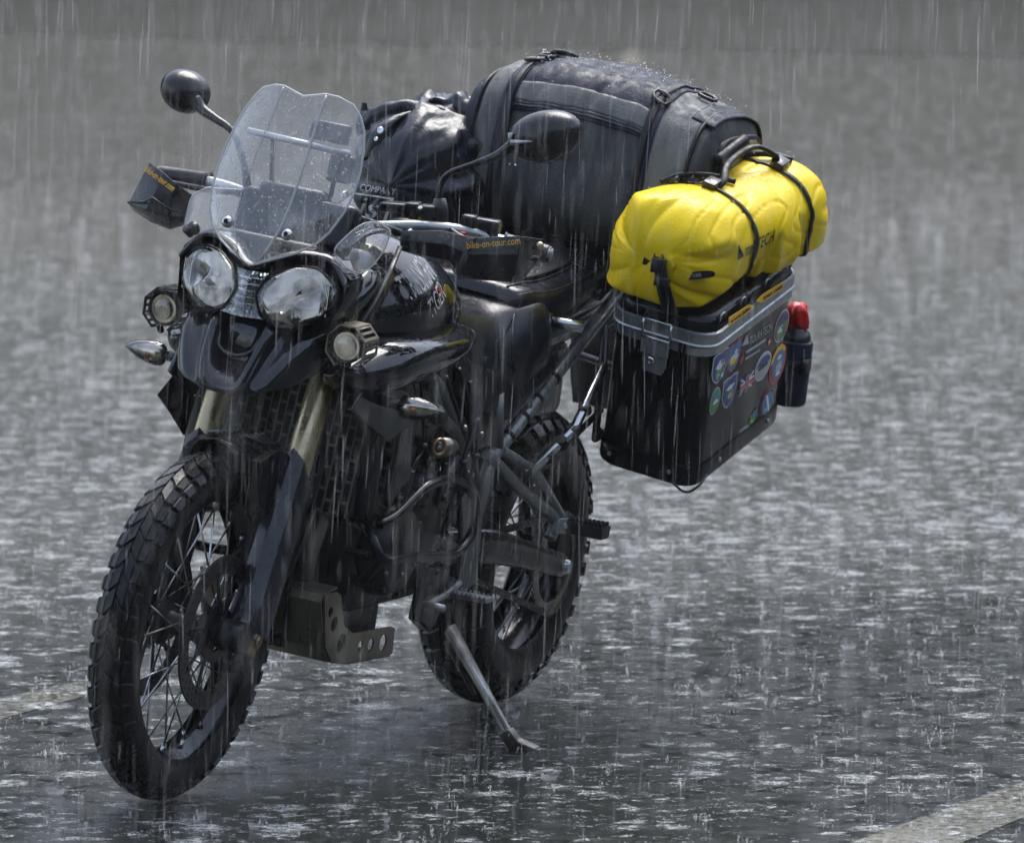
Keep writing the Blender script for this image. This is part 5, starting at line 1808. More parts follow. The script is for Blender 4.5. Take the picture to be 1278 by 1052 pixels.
def side_shape(pts, mat, parent, lift=0.0):
    bm = NB()
    bm.faces.new([bm.verts.new(PW(u, HY + .0006 + lift, w)) for u, w in pts])
    r = bmesh.ops.extrude_face_region(bm, geom=list(bm.faces))
    d = pm3 @ Vector((0, .0004, 0))
    bmesh.ops.translate(bm, verts=[g for g in r['geom'] if isinstance(g, bmesh.types.BMVert)], vec=d)
    return bm


def ell(c, a, b, n=28, a0=0, a1=360):
    return [(c[0] + math.cos(R(a0 + (a1 - a0) * k / n)) * a, c[1] + math.sin(R(a0 + (a1 - a0) * k / n)) * b) for k in range(n + (0 if a1 - a0 == 360 else 1))]


def shield(c, a, b):
    return [(c[0] + x * a, c[1] + y * b) for x, y in ((-1, .92), (-.5, 1), (0, .94), (.5, 1), (1, .92), (1, -.1), (.8, -.5), (.4, -.85), (0, -1), (-.4, -.85), (-.8, -.5), (-1, -.1))]


def sticker(layers):
    base = None
    for i, (pts, mat) in enumerate(layers):
        bm = side_shape(pts, mat, None, i * .0006)
        o = part('sticker' if base is None else 'sticker_print', bm, M[mat], pan if base is None else base, smooth=False)
        if base is None: base = o
    return base


def blob(c, a, b, seed, n=14, k=.45):
    r = random.Random(seed)
    return [(c[0] + math.cos(2 * math.pi * i / n) * a * (1 - k * r.random()), c[1] + math.sin(2 * math.pi * i / n) * b * (1 - k * r.random())) for i in range(n)]


def sh(c, du, dw):
    return (c[0] + du, c[1] + dw)


c = (-0.1591, 0.0949)
sticker([(ell(c, .036, .037), 'white'), (ell(c, .033, .034), 'rose'), (ell(c, .030, .031), 'green'), (ell(sh(c, 0, .004), .028, .025, 20, 10, 170), 'navy'), (blob(sh(c, .005, -.004), .020, .010, 1), 'white'), (blob(sh(c, -.004, -.002), .016, .006, 2), 'green'), (blob(sh(c, -.012, -.010), .009, .007, 3), 'rose')])
c = (0.1554, 0.1136)
sticker([(shield(c, .037, .037), 'white'), (shield(c, .034, .034), 'navy'), (blob(sh(c, 0, -.012), .026, .016, 4), 'green'), (blob(sh(c, 0, .008), .026, .013, 5), 'white'), (blob(sh(c, -.010, .012), .012, .008, 6), 'sky_blue'), (ell(sh(c, .008, -.018), .007, .006), 'white'), (ell(sh(c, .008, -.018), .004, .004), 'rose'), (ell(sh(c, -.010, -.020), .006, .005), 'white')])
c = (0.0854, 0.1120)
sticker([(shield(c, .034, .036), 'rose'), (shield(c, .030, .032), 'sky_blue'), (blob(sh(c, 0, -.004), .025, .014, 7), 'white'), (blob(sh(c, .004, -.010), .018, .008, 8), 'yellow'), (blob(sh(c, -.006, .012), .012, .005, 9), 'white')])
c = (0.0856, 0.0311)
sticker([(shield(c, .036, .038), 'greyprint'), (shield(c, .031, .033), 'navy'), (blob(sh(c, 0, -.006), .026, .017, 10), 'green'), (blob(sh(c, 0, .012), .024, .007, 11), 'white'), (ell(sh(c, 0, -.008), .010, .008), 'greyprint')])
c = (0.1565, 0.0361)
sticker([(ell(c, .026, .031), 'greyprint'), (ell(c, .023, .028), 'green'), (blob(sh(c, 0, .010), .018, .011, 12), 'sky_blue'), (blob(sh(c, 0, -.002), .016, .006, 13), 'white')])
c = (-0.0022, 0.0191)
a, b = .034, .018
q = [(c[0] + x * a, c[1] + y * b + x * .002) for x, y in ((-1, -1), (1, -1), (1, 1), (-1, 1))]
sticker([(q, 'navy'), ([sh(c, -a, -b), sh(c, -a + .007, -b), sh(c, a, b), sh(c, a - .007, b)], 'white'), ([sh(c, a, -b), sh(c, a - .007, -b), sh(c, -a, b), sh(c, -a + .007, b)], 'white'),
         ([sh(c, -a, -.007), sh(c, a, -.007), sh(c, a, .007), sh(c, -a, .007)], 'white'), ([sh(c, -.008, -b), sh(c, .008, -b), sh(c, .008, b), sh(c, -.008, b)], 'white'),
         ([sh(c, -a, -.004), sh(c, a, -.004), sh(c, a, .004), sh(c, -a, .004)], 'rose'), ([sh(c, -.005, -b), sh(c, .005, -b), sh(c, .005, b), sh(c, -.005, b)], 'rose')])
c = (-0.0837, 0.0284)
sticker([(ell(c, .041, .032), 'white'), (ell(c, .038, .029), 'greyprint'), (ell(sh(c, 0, .006), .033, .018, 20, 0, 180), 'navy'), (blob(sh(c, 0, .002), .030, .008, 14), 'flask'), (blob(sh(c, .004, -.012), .018, .004, 15), 'greyprint')])
c = (-0.1643, 0.0026)
sticker([(ell(c, .042, .045), 'rose'), (ell(sh(c, 0, .003), .040, .043, 20, 10, 150), 'orange'), (ell(c, .031, .034), 'sky_blue'), (blob(sh(c, -.004, -.006), .022, .016, 16), 'greyprint'), (blob(sh(c, 0, .018), .016, .006, 17), 'white'), (blob(sh(c, 0, -.020), .014, .006, 18), 'white')])
c = (-0.1326, -0.0764)
sticker([(ell(c, .037, .034), 'rose'), (ell(c, .034, .031), 'flask'), (ell(c, .030, .026), 'sky_blue'), ([sh(c, -.012, -.022), sh(c, -.006, -.022), sh(c, .002, -.004), sh(c, .010, .012), sh(c, .014, .024), sh(c, .006, .022), sh(c, -.002, .006), sh(c, -.010, -.010)], 'white'), (blob(sh(c, .012, -.012), .010, .006, 19), 'greyprint')])
c = (-0.0652, -0.0852)
sticker([(blob(c, .028, .020, 20, 16, .5), 'green'), (blob(sh(c, -.006, .008), .016, .010, 21, 12, .5), 'sky_blue'), (blob(sh(c, .008, -.006), .008, .004, 22), 'yellow')])


def side_text(s_, p0, p1, h, mat, shear=0.0, v=None, parent=None):
    A = PW(p0[0], (v or HY) + .0012, p0[1]); B = PW(p1[0], (v or HY) + .0012, p1[1]); up = pm3 @ Vector((0, 0, 1))
    bm = text_bm(s_, A, B - A, up, (B - A).length, h, .0006, shear)
    return part('lettering', bm, M[mat], parent or pan, smooth=False)


side_text('TOURATECH', (0.0078, 0.1106), (-0.1017, 0.1053), .019, 'greyprint')
bm = side_shape([(0.0466, 0.1219), (0.0114, 0.1165), (0.0266, 0.1435)], None, None)
part('printed_triangle', bm, M['greyprint'], pan, smooth=False)
for y0, (xa, xb) in ((0, (931.5, 955)), (1, (931, 949))):
    pass
bm = side_shape([(0.0196, 0.0953), (-0.0823, 0.0880), (-0.0806, 0.0943), (0.0212, 0.1015)], None, None)
part('printed_bar', bm, M['greyprint'], pan, smooth=False)
bm = side_shape([(0.0173, 0.0796), (-0.0579, 0.0745), (-0.0568, 0.0786), (0.0187, 0.0848)], None, None)
part('printed_bar', bm, M['greyprint'], pan, smooth=False)
c = (-0.1010, 0.0784)
sticker([(ell(c, .008, .009), 'rose'), (blob(c, .005, .005, 30), 'white')])
c = (0.0374, 0.0879)
sticker([(ell(c, .009, .009), 'rose')])
side_text('ARMIN', (0.0037, -0.0970), (-0.0455, -0.1014), .008, 'white', .2)
# orange web-address plates along the lid
for (pts, txt, a, b) in (([(0.1566, 0.2117), (0.1601, 0.2323), (0.0581, 0.2261), (0.0288, 0.2127), (0.0490, 0.2071)], 'www.bike', (0.1517, 0.2155), (0.0526, 0.2130)),
                         ([(0.0230, 0.2209), (-0.0055, 0.2255), (-0.1094, 0.2191), (-0.1148, 0.1995), (-0.0067, 0.2065)], 'tour.com', (-0.0117, 0.2103), (-0.1073, 0.2050))):
    bm = NB(); add_prism(bm, [PW(u, .1245, w) for u, w in pts], pm3 @ Vector((0, .0015, 0)))
    pl = part('web_plate', bm, M['orange'], plid, smooth=False)
    A = PW(a[0], .1268, a[1]); B = PW(b[0], .1268, b[1]); up = pm3 @ Vector((0, 0, 1))
    # sub-sub parts are not allowed: the lettering hangs on the lid
    part('lettering', text_bm(txt, A, B - A, up, (B - A).length, .0095, .0006), M['hole_shade_print'], plid, smooth=False)

# flask in a pouch on the back of the case
BS = .86
fb = thing('drink_flask', 'dark flask with red cap wrapping in a black pouch behind the sticker-covered pannier', 'flask', (-.30, .43, .74))
BX = Vector((-0.388, 0.435, 0.797))
bm = NB(); add_lathe(bm, [(0, -.085), (.030, -.085), (.035, -.078), (.036, -.02), (.036, .055), (.032, .068), (.018, .078), (.016, .09), (0, .09)], BX, (.08, 0, 1), 28)
part('flask_body', bm, M['flask'], fb, sharp=50)
bm = NB()
for i in range(1):
    rings = []
    for h, r in ((.074, .018), (.082, .024), (.096, .025), (.112, .023), (.122, .020), (.130, .008)):
        rings.append([BX + Vector((.08 * h + math.cos(a) * r * (1 + .16 * math.sin(5 * a + h * 60)), math.sin(a) * r * (1 + .16 * math.sin(5 * a + h * 60)), h + .004 * math.sin(3 * a))) for a in [2 * math.pi * k / 30 for k in range(30)]])
    add_ringloft(bm, rings)
part('red_wrap', bm, M['red'], fb)
bm = NB(); add_lathe(bm, [(.036, -.090), (.040, -.084), (.0405, .046), (.038, .05)], BX, (.08, 0, 1), 28)
po = part('pouch', bm, M['nylon'], fb, solid=.002)
bm = NB(); add_lathe(bm, [(.041, -.010), (.043, -.010), (.043, .012), (.041, .012)], BX, (.08, 0, 1), 28, closed_prof=True)
add_box(bm, BX + Vector((-.046, .012, .0)), (.028, .022, .026))
add_box(bm, BX + Vector((.020, .040, 0)), (.034, .008, .030))
part('pouch_strap', bm, M['webbing'], po)

# ------------------------------------------------------------------ yellow roll bag
yb = thing('roll_bag', 'bright yellow waterproof roll bag strapped on top of the silver-rimmed pannier', 'bag', (-.02, .40, .93))
YA, YB = Vector((.330, .338, 1.046)), Vector((-.30, .420, 1.148))
YD = (YB - YA).normalized(); YL = (YB - YA).length
YS = Vector((0, 0, 1)).cross(YD).normalized() * -1        # towards the outside
if YS.y < 0: YS = -YS
YU = YD.cross(YS).normalized()
if YU.z < 0: YU = -YU
lidn = pm3 @ Vector((0, 0, 1)); lidp = PW(0, 0, HZ + .088)


def fold(x, w=1.0):
    x = x - math.floor(x)
    return (1 - abs(2 * x - 1)) ** w


YK = 420.0
YF = []
_r = random.Random(5)
for _k in range(38):
    if _k < 20: _t, _d, _a = _r.uniform(.03, .19), _r.uniform(.138, .152), _r.uniform(-.45, .22)
    elif _k < 30: _t, _d, _a = YL - _r.uniform(.03, .15), _r.uniform(.140, .150), _r.uniform(-.15, .40)
    else: _t, _d, _a = _r.uniform(.18, YL - .18), _r.uniform(.1445, .149), _r.uniform(-.05, .05)
    _th = _r.uniform(-.9, 3.6)
    YF.append((_th, _t, math.cos(_th), math.sin(_th), _a, _d))


def yel(s, th, off=0.0):
    """point of the bag's skin; s 0..1 from the front end to the back, th from outward over the top"""
    t = s * YL
    e0, e1 = .105, .15
    f = 1.0
    if t < e0: f = max(0.0, 1 - (1 - t / e0) ** 2.3) ** .5
    if t > YL - e1: f = min(f, max(0.0, 1 - (1 - (YL - t) / e1) ** 2.3) ** .5)
    a, b = .150, .128
    n = 2.25
    c_, s_ = math.cos(th), math.sin(th)
    r = (abs(c_ / a) ** n + abs(s_ / b) ** n) ** (-1 / n)
    r *= (1 + .03 * math.sin(s * 9 + 1) - .022 * math.exp(-((s - .375) / .02) ** 2) - .022 * math.exp(-((s - .735) / .02) ** 2))
    # gathers that run in from both closed ends and die out
    g = math.exp(-(t / .17) ** 2)
    g2 = math.exp(-((YL - t) / .12) ** 2)
    fn = noise.noise(Vector((c_ * 2.2, s_ * 2.2, s * 3)))
    # the stiff tarpaulin buckles into flat facets with soft edges, most of all at the gathered ends
    acc = math.exp(-YK * r)
    for (tt, ti, ca, sa, ax, d) in YF:
        q = c_ * ca + s_ * sa
        if q > .35 and abs(t - ti) < .16:
            acc += math.exp(-YK * min((d - ax * (t - ti)) / q, .3))
    r = -math.log(acc) / YK
    r += .004 * noise.noise(Vector((s * 4.0, c_ * 1.5, s_ * 1.5))) - .004 * fold(fn * 1.8 + s * 2.2, 9) - .007 * fold(th * 5 / (2 * math.pi) + .5 * fn + .2, 6) * g * f - .020 * fold(th * 6 / (2 * math.pi) + .3 * fn + s * 1.5, 3) * math.exp(-(t / .11) ** 2)
    ctr = YA + YD * t
    v = YS * c_ * (r * f + off) + YU * s_ * (r * f + off)
    p = ctr + v
    # pushed-in front end where the closure strap pulls
    if t < .10:
        p += YD * (.030 * (1 - t / .10) * (1 - f))
    # rests on the lid
    dist = (p - lidp).dot(lidn)
    if dist < .012:
        p += lidn * ((.012 - dist) * .92)
    return p


NS, NTH = 150, 190
rows = [[yel(j / NS, 2 * math.pi * i / NTH) for i in range(NTH)] for j in range(NS + 1)]
rows[0] = [yel(0.0004, 2 * math.pi * i / NTH) for i in range(NTH)]
bm = NB(); add_grid(bm, rows, wrap=True)
bmesh.ops.remove_doubles(bm, verts=bm.verts, dist=5e-5)
part('bag_skin', bm, M['yellow'], yb)


def strap_ring(s0, w, th0, th1, parent, mat='webbing', off=.004, n=60, name='strap', skew=0.0):
    bm = NB()
    rows = []
    for k in range(n + 1):
        th = th0 + (th1 - th0) * k / n
        ss = s0 + skew * math.sin(th)
        a, b = yel(ss - w / 2, th, off), yel(ss + w / 2, th, off)
        rows.append([a, (a + b) / 2 + ((a + b) / 2 - (YA + YD * (ss * YL))).normalized() * .0015, b])
    add_grid(bm, rows)
    return part(name, bm, M[mat], parent, solid=.0022)


strap_ring(.375, .022, -1.9, 3.6, yb, skew=-.02)
strap_ring(.735, .022, -1.9, 3.6, yb, skew=-.02)
# carrying handle: two webbing loops meeting in a sleeve
for sd in (.55, .9):
    bm = NB()
    th = 1.57 + (.42 if sd < .7 else -.30)
    P = [yel(.375, th, .004), yel(.40, th, .016), yel(.46, 1.57 + (th - 1.57) * .5, .032), yel(.55, 1.57 + (th - 1.57) * .3, .042), yel(.64, 1.57 + (th - 1.57) * .5, .050), yel(.71, th, .030), yel(.735, th, .004)]
    add_tube(bm, P, .009, 10, smooth=6, flat=(YU, .55))
    part('handle', bm, M['webbing'], yb)
bm = NB()
add_tube(bm, [yel(.47, 1.60, .038), yel(.55, 1.60, .047), yel(.65, 1.60, .056)], .0125, 12, smooth=4)
part('handle_sleeve', bm, M['webbing'], yb)
# strap ladder locks and loose tails lying on the top
bm = NB()
for s_, t_ in ((.355, 2.0), (.36, 1.35), (.74, 1.2), (.70, 2.1)):
    c = yel(s_, t_, .010)
    add_box(bm, c, (.045, .030, .016), Matrix.Rotation(.25, 4, 'Y') @ Matrix.Rotation(t_ - 1.57, 4, 'X'))
part('ladder_lock', bm, M['buckle'], yb, bevel=.003)
bm = NB()
add_tube(bm, [yel(.30, 2.1, .008), yel(.35, 1.9, .018), yel(.42, 1.55, .014), yel(.46, 1.2, .008)], .006, 8, smooth=5)
add_tube(bm, [yel(.70, 1.9, .008), yel(.76, 1.5, .012), yel(.80, 1.15, .008)], .007, 8, smooth=5)
part('strap_tail', bm, M['webbing'], yb)
# front closure: strap with buckle running down over the gathered end to the lid
bm = NB()
pl = [(0.295, 0.362, 1.070), (0.315, 0.378, 1.058), (0.320, 0.390, 1.028), (0.318, 0.399, 1.001), (0.300, 0.405, 0.970), (0.270, 0.400, 0.947)]
rows = []
for i, p_ in enumerate(pl):
    v = V3(p_); w = (.010, .013, .015, .016, .017, .017)[i]
    rows.append([v + Vector((0, -w, 0)), v + Vector((.003, 0, 0)), v + Vector((0, w, 0))])
add_grid(bm, refine(rows, 3))
part('closure_strap', bm, M['webbing'], yb, solid=.004)
bm = NB()
add_box(bm, (0.325, 0.381, 1.049), (.014, .030, .030)); add_box(bm, (0.330, 0.396, 1.018), (.012, .032, .018))
add_tube(bm, [(0.310, 0.363, 1.065), (0.310, 0.367, 1.076), (0.310, 0.378, 1.074), (0.320, 0.386, 1.063)], .003, 8, smooth=4)
part('closure_buckle', bm, M['buckle'], yb, bevel=.003)
# maker's badge and print
def proj_front(py0, n=0): return None
bt_v = None
from mathutils.bvhtree import BVHTree
_yo = [o for o in yb.children if o.name.startswith('bag_skin')][0]
_bt = BVHTree.FromPolygons([v.co + off_of(yb) for v in _yo.data.vertices], [p.vertices[:] for p in _yo.data.polygons])


def on_bag(p, direction, lift):
    p, d = V3(p), V3(direction).normalized()
    h = _bt.ray_cast(p - d * .5, d)
    return (h[0] - d * lift) if h[0] is not None else p


VD = Vector((-.88, -.44, -.14))      # looking in from the front outer corner
def wrap_print(bm, name, mat, lift=.0015, parent=yb):
    for v in bm.verts:
        q = on_bag(v.co, VD, lift + .0)
        v.co = q
    return part(name, bm, M[mat], parent, smooth=False)


A, B = V3((0.120, 0.500, 1.084)), V3((0.010, 0.500, 1.101)); T = V3((0.137, 0.500, 1.104))
wrap_print(text_bm('ATECH', A, B - A, T - A, (B - A).length, (T - A).length, .0004, .0), 'lettering', 'hole_shade_print')
A, B = V3((0.153, 0.500, 1.078)), V3((0.115, 0.500, 1.084)); T = V3((0.164, 0.500, 1.094))
wrap_print(text_bm('TOUR', A, B - A, T - A, (B - A).length, (T - A).length, .0004, .0), 'lettering', 'hole_shade_print')
bm = NB(); bm.faces.new([bm.verts.new(V3(p)) for p in ((0.187, 0.500, 1.074), (0.158, 0.500, 1.080), (0.196, 0.500, 1.108))])
bmesh.ops.subdivide_edges(bm, edges=list(bm.edges), cuts=3, use_grid_fill=True)
wrap_print(bm, 'printed_triangle', 'hole_shade_print')
c0 = on_bag((0.250, 0.438, 1.035), VD, .012)
ux = (V3((0.250, 0.474, 1.044)) - V3((0.250, 0.401, 1.024))).normalized()
bn = -VD.normalized(); uy = bn.cross(ux).normalized()
if uy.z < 0: uy = -uy
bm = NB()
pts = []
for k in range(28):
    a = 2 * math.pi * k / 28
    pts.append(c0 + ux * (.037 * math.copysign(abs(math.cos(a)) ** .6, math.cos(a))) + uy * (.0080 * math.copysign(abs(math.sin(a)) ** .7, math.sin(a))))
add_prism(bm, pts, -bn * .020)
bd = part('badge', bm, M['buckle'], yb, smooth=False)
A = c0 - ux * .030 - uy * .0035 + bn * .0006
part('lettering', text_bm('ORTLIEB', A, ux, uy, .036, .007, .0006), M['greyprint'], bd, smooth=False)

# ------------------------------------------------------------------ big travel bag across the seat
db = thing('travel_bag', 'large black and charcoal travel bag lying across the back of the seat', 'bag', (-.05, .08, 1.02))


def tab(x, xs_, ys_):
    return float(np.interp(x, xs_, ys_))


def duf(v, th, off=0.0):
    """v -1..1 along the bag (towards the left side of the motorcycle is +1), th: 0 front, pi/2 top"""
    y = .078 + .272 * v
    top = tab(v, [-1, -.8, -.4, 0, .4, .75, 1], [1.335, 1.37, 1.39, 1.392, 1.38, 1.348, 1.330])
    bot = 1.025 if v < .2 else 1.025 - .0 * v
    hz = (top - bot) / 2; cz = (top + bot) / 2
    hx = .175
    av = abs(v)
    e = max(0.0, 1 - av ** 9) ** (1 / 6.0)
    n = 3.3
    c_, s_ = math.cos(th), math.sin(th)
    r = (abs(c_) ** n + abs(s_) ** n) ** (-1 / n)
    wr = .006 * noise.noise(Vector((v * 3.2, th * 1.2, 1))) + .004 * noise.noise(Vector((v * 8 + th * 2.2, th * 2, 3)))
    top_w = max(0, math.sin(th)) * (1 if c_ > -.4 else .4)
    wr += -.006 * fold(v * 2.3 - th * .85 + .2 * noise.noise(Vector((v * 3, th, 0))), 2.2) * min(1, top_w * 1.3) * (1 - av ** 4)
    kx = hx * r * (.90 + .10 * e)
    kz = hz * r * (.90 + .10 * e)
    x = -.052 + c_ * (kx + wr + off) - .028 * s_
    z = cz + s_ * (kz + wr + off)
    yy = y - (0 if av < .9 else 0) + (off * math.copysign(1, v) * (av ** 6))
    return Vector((x, yy, z)), e


def dpt(v, th, off=0.0):
    return duf(v, th, off)[0]


NV, NT_ = 110, 150
rows = []
for j in range(NV + 1):
    v = -1 + 2 * j / NV
    rows.append([dpt(v, 2 * math.pi * i / NT_) for i in range(NT_)])
bm = NB()
vs = add_grid(bm, rows, wrap=True)
for row, sgn in ((vs[0], -1), (vs[-1], 1)):
    cen = sum((q.co for q in row), Vector()) / len(row)
    prev = row
    for k, b in ((.85, .010), (.5, .014), (.0, .016)):
        if k > 0:
            nr = [bm.verts.new(cen + (q.co - cen) * k + Vector((0, sgn * b, 0))) for q in row]
            for i in range(len(row)):
                bm.faces.new((prev[i], prev[(i + 1) % len(row)], nr[(i + 1) % len(row)], nr[i]))
            prev = nr
        else:
            bm.faces.new(prev)
part('bag_body', bm, M['greyfab'], db)


def dpatch(name, mat, v0, v1, t0, t1, off, nv=40, nt=40, solid=.0025, vf=None, parent=None):
    rows = []
    for j in range(nt + 1):
        th = t0 + (t1 - t0) * j / nt
        rows.append([dpt((v0 + (v1 - v0) * i / nv) + (vf(th) if vf else 0), th, off) for i in range(nv + 1)])
    bm = NB(); add_grid(bm, rows)
    return part(name, bm, M[mat], parent or db, solid=solid)


H = math.pi / 2
dpatch('top_panel', 'nylon', -.60, .50, .72, 2.5, .003, 70, 60)
dpatch('left_end_panel', 'nylon', -.99, -.90, -.7, 3.6, .003, 8, 60)
dpatch('front_band', 'nylon', -.60, .50, .42, .52, .0035, 60, 4)
dpatch('zip', 'webbing', -.60, .50, .455, .478, .006, 60, 2)
dpatch('grey_band', 'bandfab', -.86, -.70, -1.4, 3.6, .005, 6, 60)
dpatch('dark_band', 'nylon', -.70, -.60, -1.4, 3.6, .006, 6, 60)
dpatch('dark_band', 'nylon', .50, .60, -1.4, 3.6, .006, 6, 60)
dpatch('grey_band', 'bandfab', .60, .90, -1.4, 2.6, .0045, 8, 60)
dpatch('front_yoke', 'bandfab', -.60, .50, .525, .74, .0035, 60, 8)
dpatch('strap', 'webbing', .50, .555, -1.4, 3.6, .010, 3, 60)
dpatch('strap', 'webbing', -.66, -.61, -1.4, 3.6, .010, 3, 60)
dpatch('corner_cap', 'nylon', .80, .985, .9, 2.9, .006, 10, 50)
bm = NB()     # piping along the bag edges
for v in (-.905, .905):
    add_tube(bm, [dpt(v, -1.4 + 5.0 * k / 50, .004) for k in range(51)], .0045, 8)
part('piping', bm, M['webbing'], db)
# oval mesh pocket on the end facing left
bm = NB()
cen = Vector((-.075, .352, 1.19))
po_ = []
for k in range(36):
    a = 2 * math.pi * k / 36
    po_.append(Vector((cen.x + math.copysign(abs(math.cos(a)) ** .5, math.cos(a)) * .128, cen.y, cen.z + math.copysign(abs(math.sin(a)) ** .5, math.sin(a)) * .105)))
rings = [[p + Vector((0, -.02, 0)) for p in po_], [p + Vector((0, .012, 0)) for p in po_], [cen + (p - cen) * .90 + Vector((0, .024, 0)) for p in po_], [cen + (p - cen) * .82 + Vector((0, .020, 0)) for p in po_]]
add_ringloft(bm, rings)
ep = part('end_pocket', bm, M['pvc'], db, sharp=50)
bm = NB(); add_tube(bm, [cen + (p - cen) * .99 + Vector((0, .014, 0)) for p in po_], .005, 8, closed=True)
part('pocket_piping', bm, M['webbing'], ep)
# buckles and loops on the bag
for (v, th, nm) in ((.535, .92, 'ring'), (-.64, 1.15, 'ring'), (.72, 1.55, 'ring'), (-.62, 1.45, 'ring')):
    bm = NB()
    c = dpt(v, th, .014); t1 = (dpt(v + .05, th) - dpt(v - .05, th)).normalized(); t2 = (dpt(v, th + .05) - dpt(v, th - .05)).normalized()
    q = [c + t1 * a * .016 + t2 * b * .012 for a, b in ((-1, -1), (1, -1), (1, 1), (-1, 1))]
    add_tube(bm, q, .0042, 8, smooth=2, closed=True)
    part('strap_ring', bm, M['buckle'], db)
bm = NB()
add_tube(bm, [dpt(-.62, 1.5, .006), dpt(-.58, 1.45, .022), dpt(-.48, 1.50, .016), dpt(-.40, 1.55, .006)], [.004, .006, .006, .003], 8, smooth=5)
part('grab_loop', bm, M['webbing'], db)

# ------------------------------------------------------------------ crumpled black bag on the far pannier
cb = thing('dry_bag', 'crumpled shiny black bag with white lettering, behind the windscreen', 'bag', (0, -.25, .95))
CC = Vector((.02, -.265, 1.095))


def crum(u, th, off=0.0):
    """u -1..1 along x (front is +1)"""
    e = max(0.0, 1 - abs(u) ** 3.2) ** (1 / 2.6)
    n = 2.3
    c_, s_ = math.cos(th), math.sin(th)
    r = (abs(c_) ** n + abs(s_) ** n) ** (-1 / n)
    ry, rz = .152, .160 + (.012 if s_ > 0 else 0)
    p = Vector((c_ * 1.4, s_ * 1.4, u * 1.6))
    w = .034 * abs(noise.noise(p * 1.1 + Vector((3, 1, 2)))) - .034 * abs(noise.noise(p * 1.7)) + .008 * noise.noise(p * 3) - .006 * abs(noise.noise(p * 4.1 + Vector((1, 7, 2))))
    q = CC + Vector((u * .235, c_ * (ry * r + w + off) * e, s_ * (rz * r + w + off) * e))
    q.x += .03 * (1 - e) * math.copysign(1, u) + (.015 * noise.noise(p * 2.5)) * e
    return q


NU = 120
rows = [[crum(-1 + 2 * j / NU * .9999 + .0001, 2 * math.pi * i / 150) for i in range(150)] for j in range(NU + 1)]
bm = NB(); add_grid(bm, rows, wrap=True)
bmesh.ops.remove_doubles(bm, verts=bm.verts, dist=2e-4)
part('bag_skin', bm, M['pvc'], cb)
# rolled closure on top with press studs, loose folds
bm = NB()
rows = []
for j in range(40):
    t = j / 39
    y = -.415 + .20 * t
    row = []
    for i in range(14):
        a = 2 * math.pi * i / 14
        rr = .026 + .010 * noise.noise(Vector((t * 5, a, 2)))
        row.append(Vector((.14 + math.cos(a) * rr + .02 * math.sin(t * 5), y, 1.195 + .045 * math.sin(t * 2.4) + math.sin(a) * rr * 1.1)))
    rows.append(row)
add_ringloft(bm, rows)
part('rolled_edge', bm, M['pvc'], cb)
bm = NB()
rows = []
for j in range(50):
    t = j / 49
    y = -.345 + .225 * t
    row = []
    for i in range(16):
        a = 2 * math.pi * i / 16
        rr = .034 + .022 * noise.noise(Vector((t * 6, math.cos(a) * 1.5, math.sin(a) * 1.5)))
        row.append(Vector((.06 + math.cos(a) * rr * 1.2, y, 1.262 - .03 * (t - .45) ** 2 * 6 + .012 * noise.noise(Vector((t * 9, 0, 5))) + math.sin(a) * rr * .75)))
    rows.append(row)
add_ringloft(bm, rows)
part('gathered_top', bm, M['pvc'], cb)
bm = NB()
rows = []
for k in range(26):
    t = k / 25
    p = catmull([(0.245, -0.336, 1.139), (0.240, -0.328, 1.197), (0.200, -0.314, 1.230), (0.150, -0.296, 1.244)], 8)[min(int(t * 24), 24)]
    rows.append([p + Vector((0, -.022, -.006)), p + Vector((.008, 0, 0)), p + Vector((0, .022, .006))])
add_grid(bm, rows)
sp_ = part('snap_strap', bm, M['pvc'], cb, solid=.004)
bolt(sp_, (0.262, -0.313, 1.204), (1, 0, .2), .008, .004, M['steel'], 'press_stud')
bolt(sp_, (0.262, -0.320, 1.184), (1, 0, .2), .005, .004, M['steel'], 'press_stud')
bm = NB()
add_tube(bm, [(0.150, -0.374, 1.196), (0.150, -0.394, 1.206), (0.150, -0.407, 1.214), (0.150, -0.409, 1.241)], [.010, .008, .008, .006], 8, smooth=4, flat=((1, 0, 0), .4))
part('strap_tail', bm, M['webbing'], cb)
_co = [o for o in cb.children if o.name.startswith('bag_skin')][0]
_bc = BVHTree.FromPolygons([v.co + off_of(cb) for v in _co.data.vertices], [p.vertices[:] for p in _co.data.polygons])


def on_crum(bm, name, mat, lift=.003):
    d = Vector((-.90, -.40, -.13)).normalized()
    for v in bm.verts:
        h = _bc.ray_cast(v.co - d * .4, d)
        if h[0] is not None and (h[0] - v.co).length < .2: v.co = h[0] - d * lift
    return part(name, bm, M[mat], cb, smooth=False)


def crum_text(s_, p0, p1, pt, mat='white', shear=.25):
    A, B, T = V3(p0), V3(p1), V3(pt)
    on_crum(text_bm(s_, A, B - A, T - A, (B - A).length, (T - A).length, .0004, shear), 'lettering', mat)


crum_text('IN COMPANY', (0.220, -0.383, 1.063), (0.220, -0.276, 1.069), (0.220, -0.383, 1.077))
crum_text('is', (0.220, -0.356, 1.009), (0.220, -0.309, 1.013), (0.220, -0.358, 1.050), 'white')
bm = NB(); bm.faces.new([bm.verts.new(V3(p)) for p in ((0.220, -0.376, 1.057), (0.220, -0.279, 1.063), (0.220, -0.290, 1.013), (0.220, -0.297, 1.012), (0.220, -0.288, 1.058), (0.220, -0.376, 1.054))])
bmesh.ops.triangulate(bm, faces=list(bm.faces)); bmesh.ops.subdivide_edges(bm, edges=list(bm.edges), cuts=6)
on_crum(bm, 'printed_line', 'white')


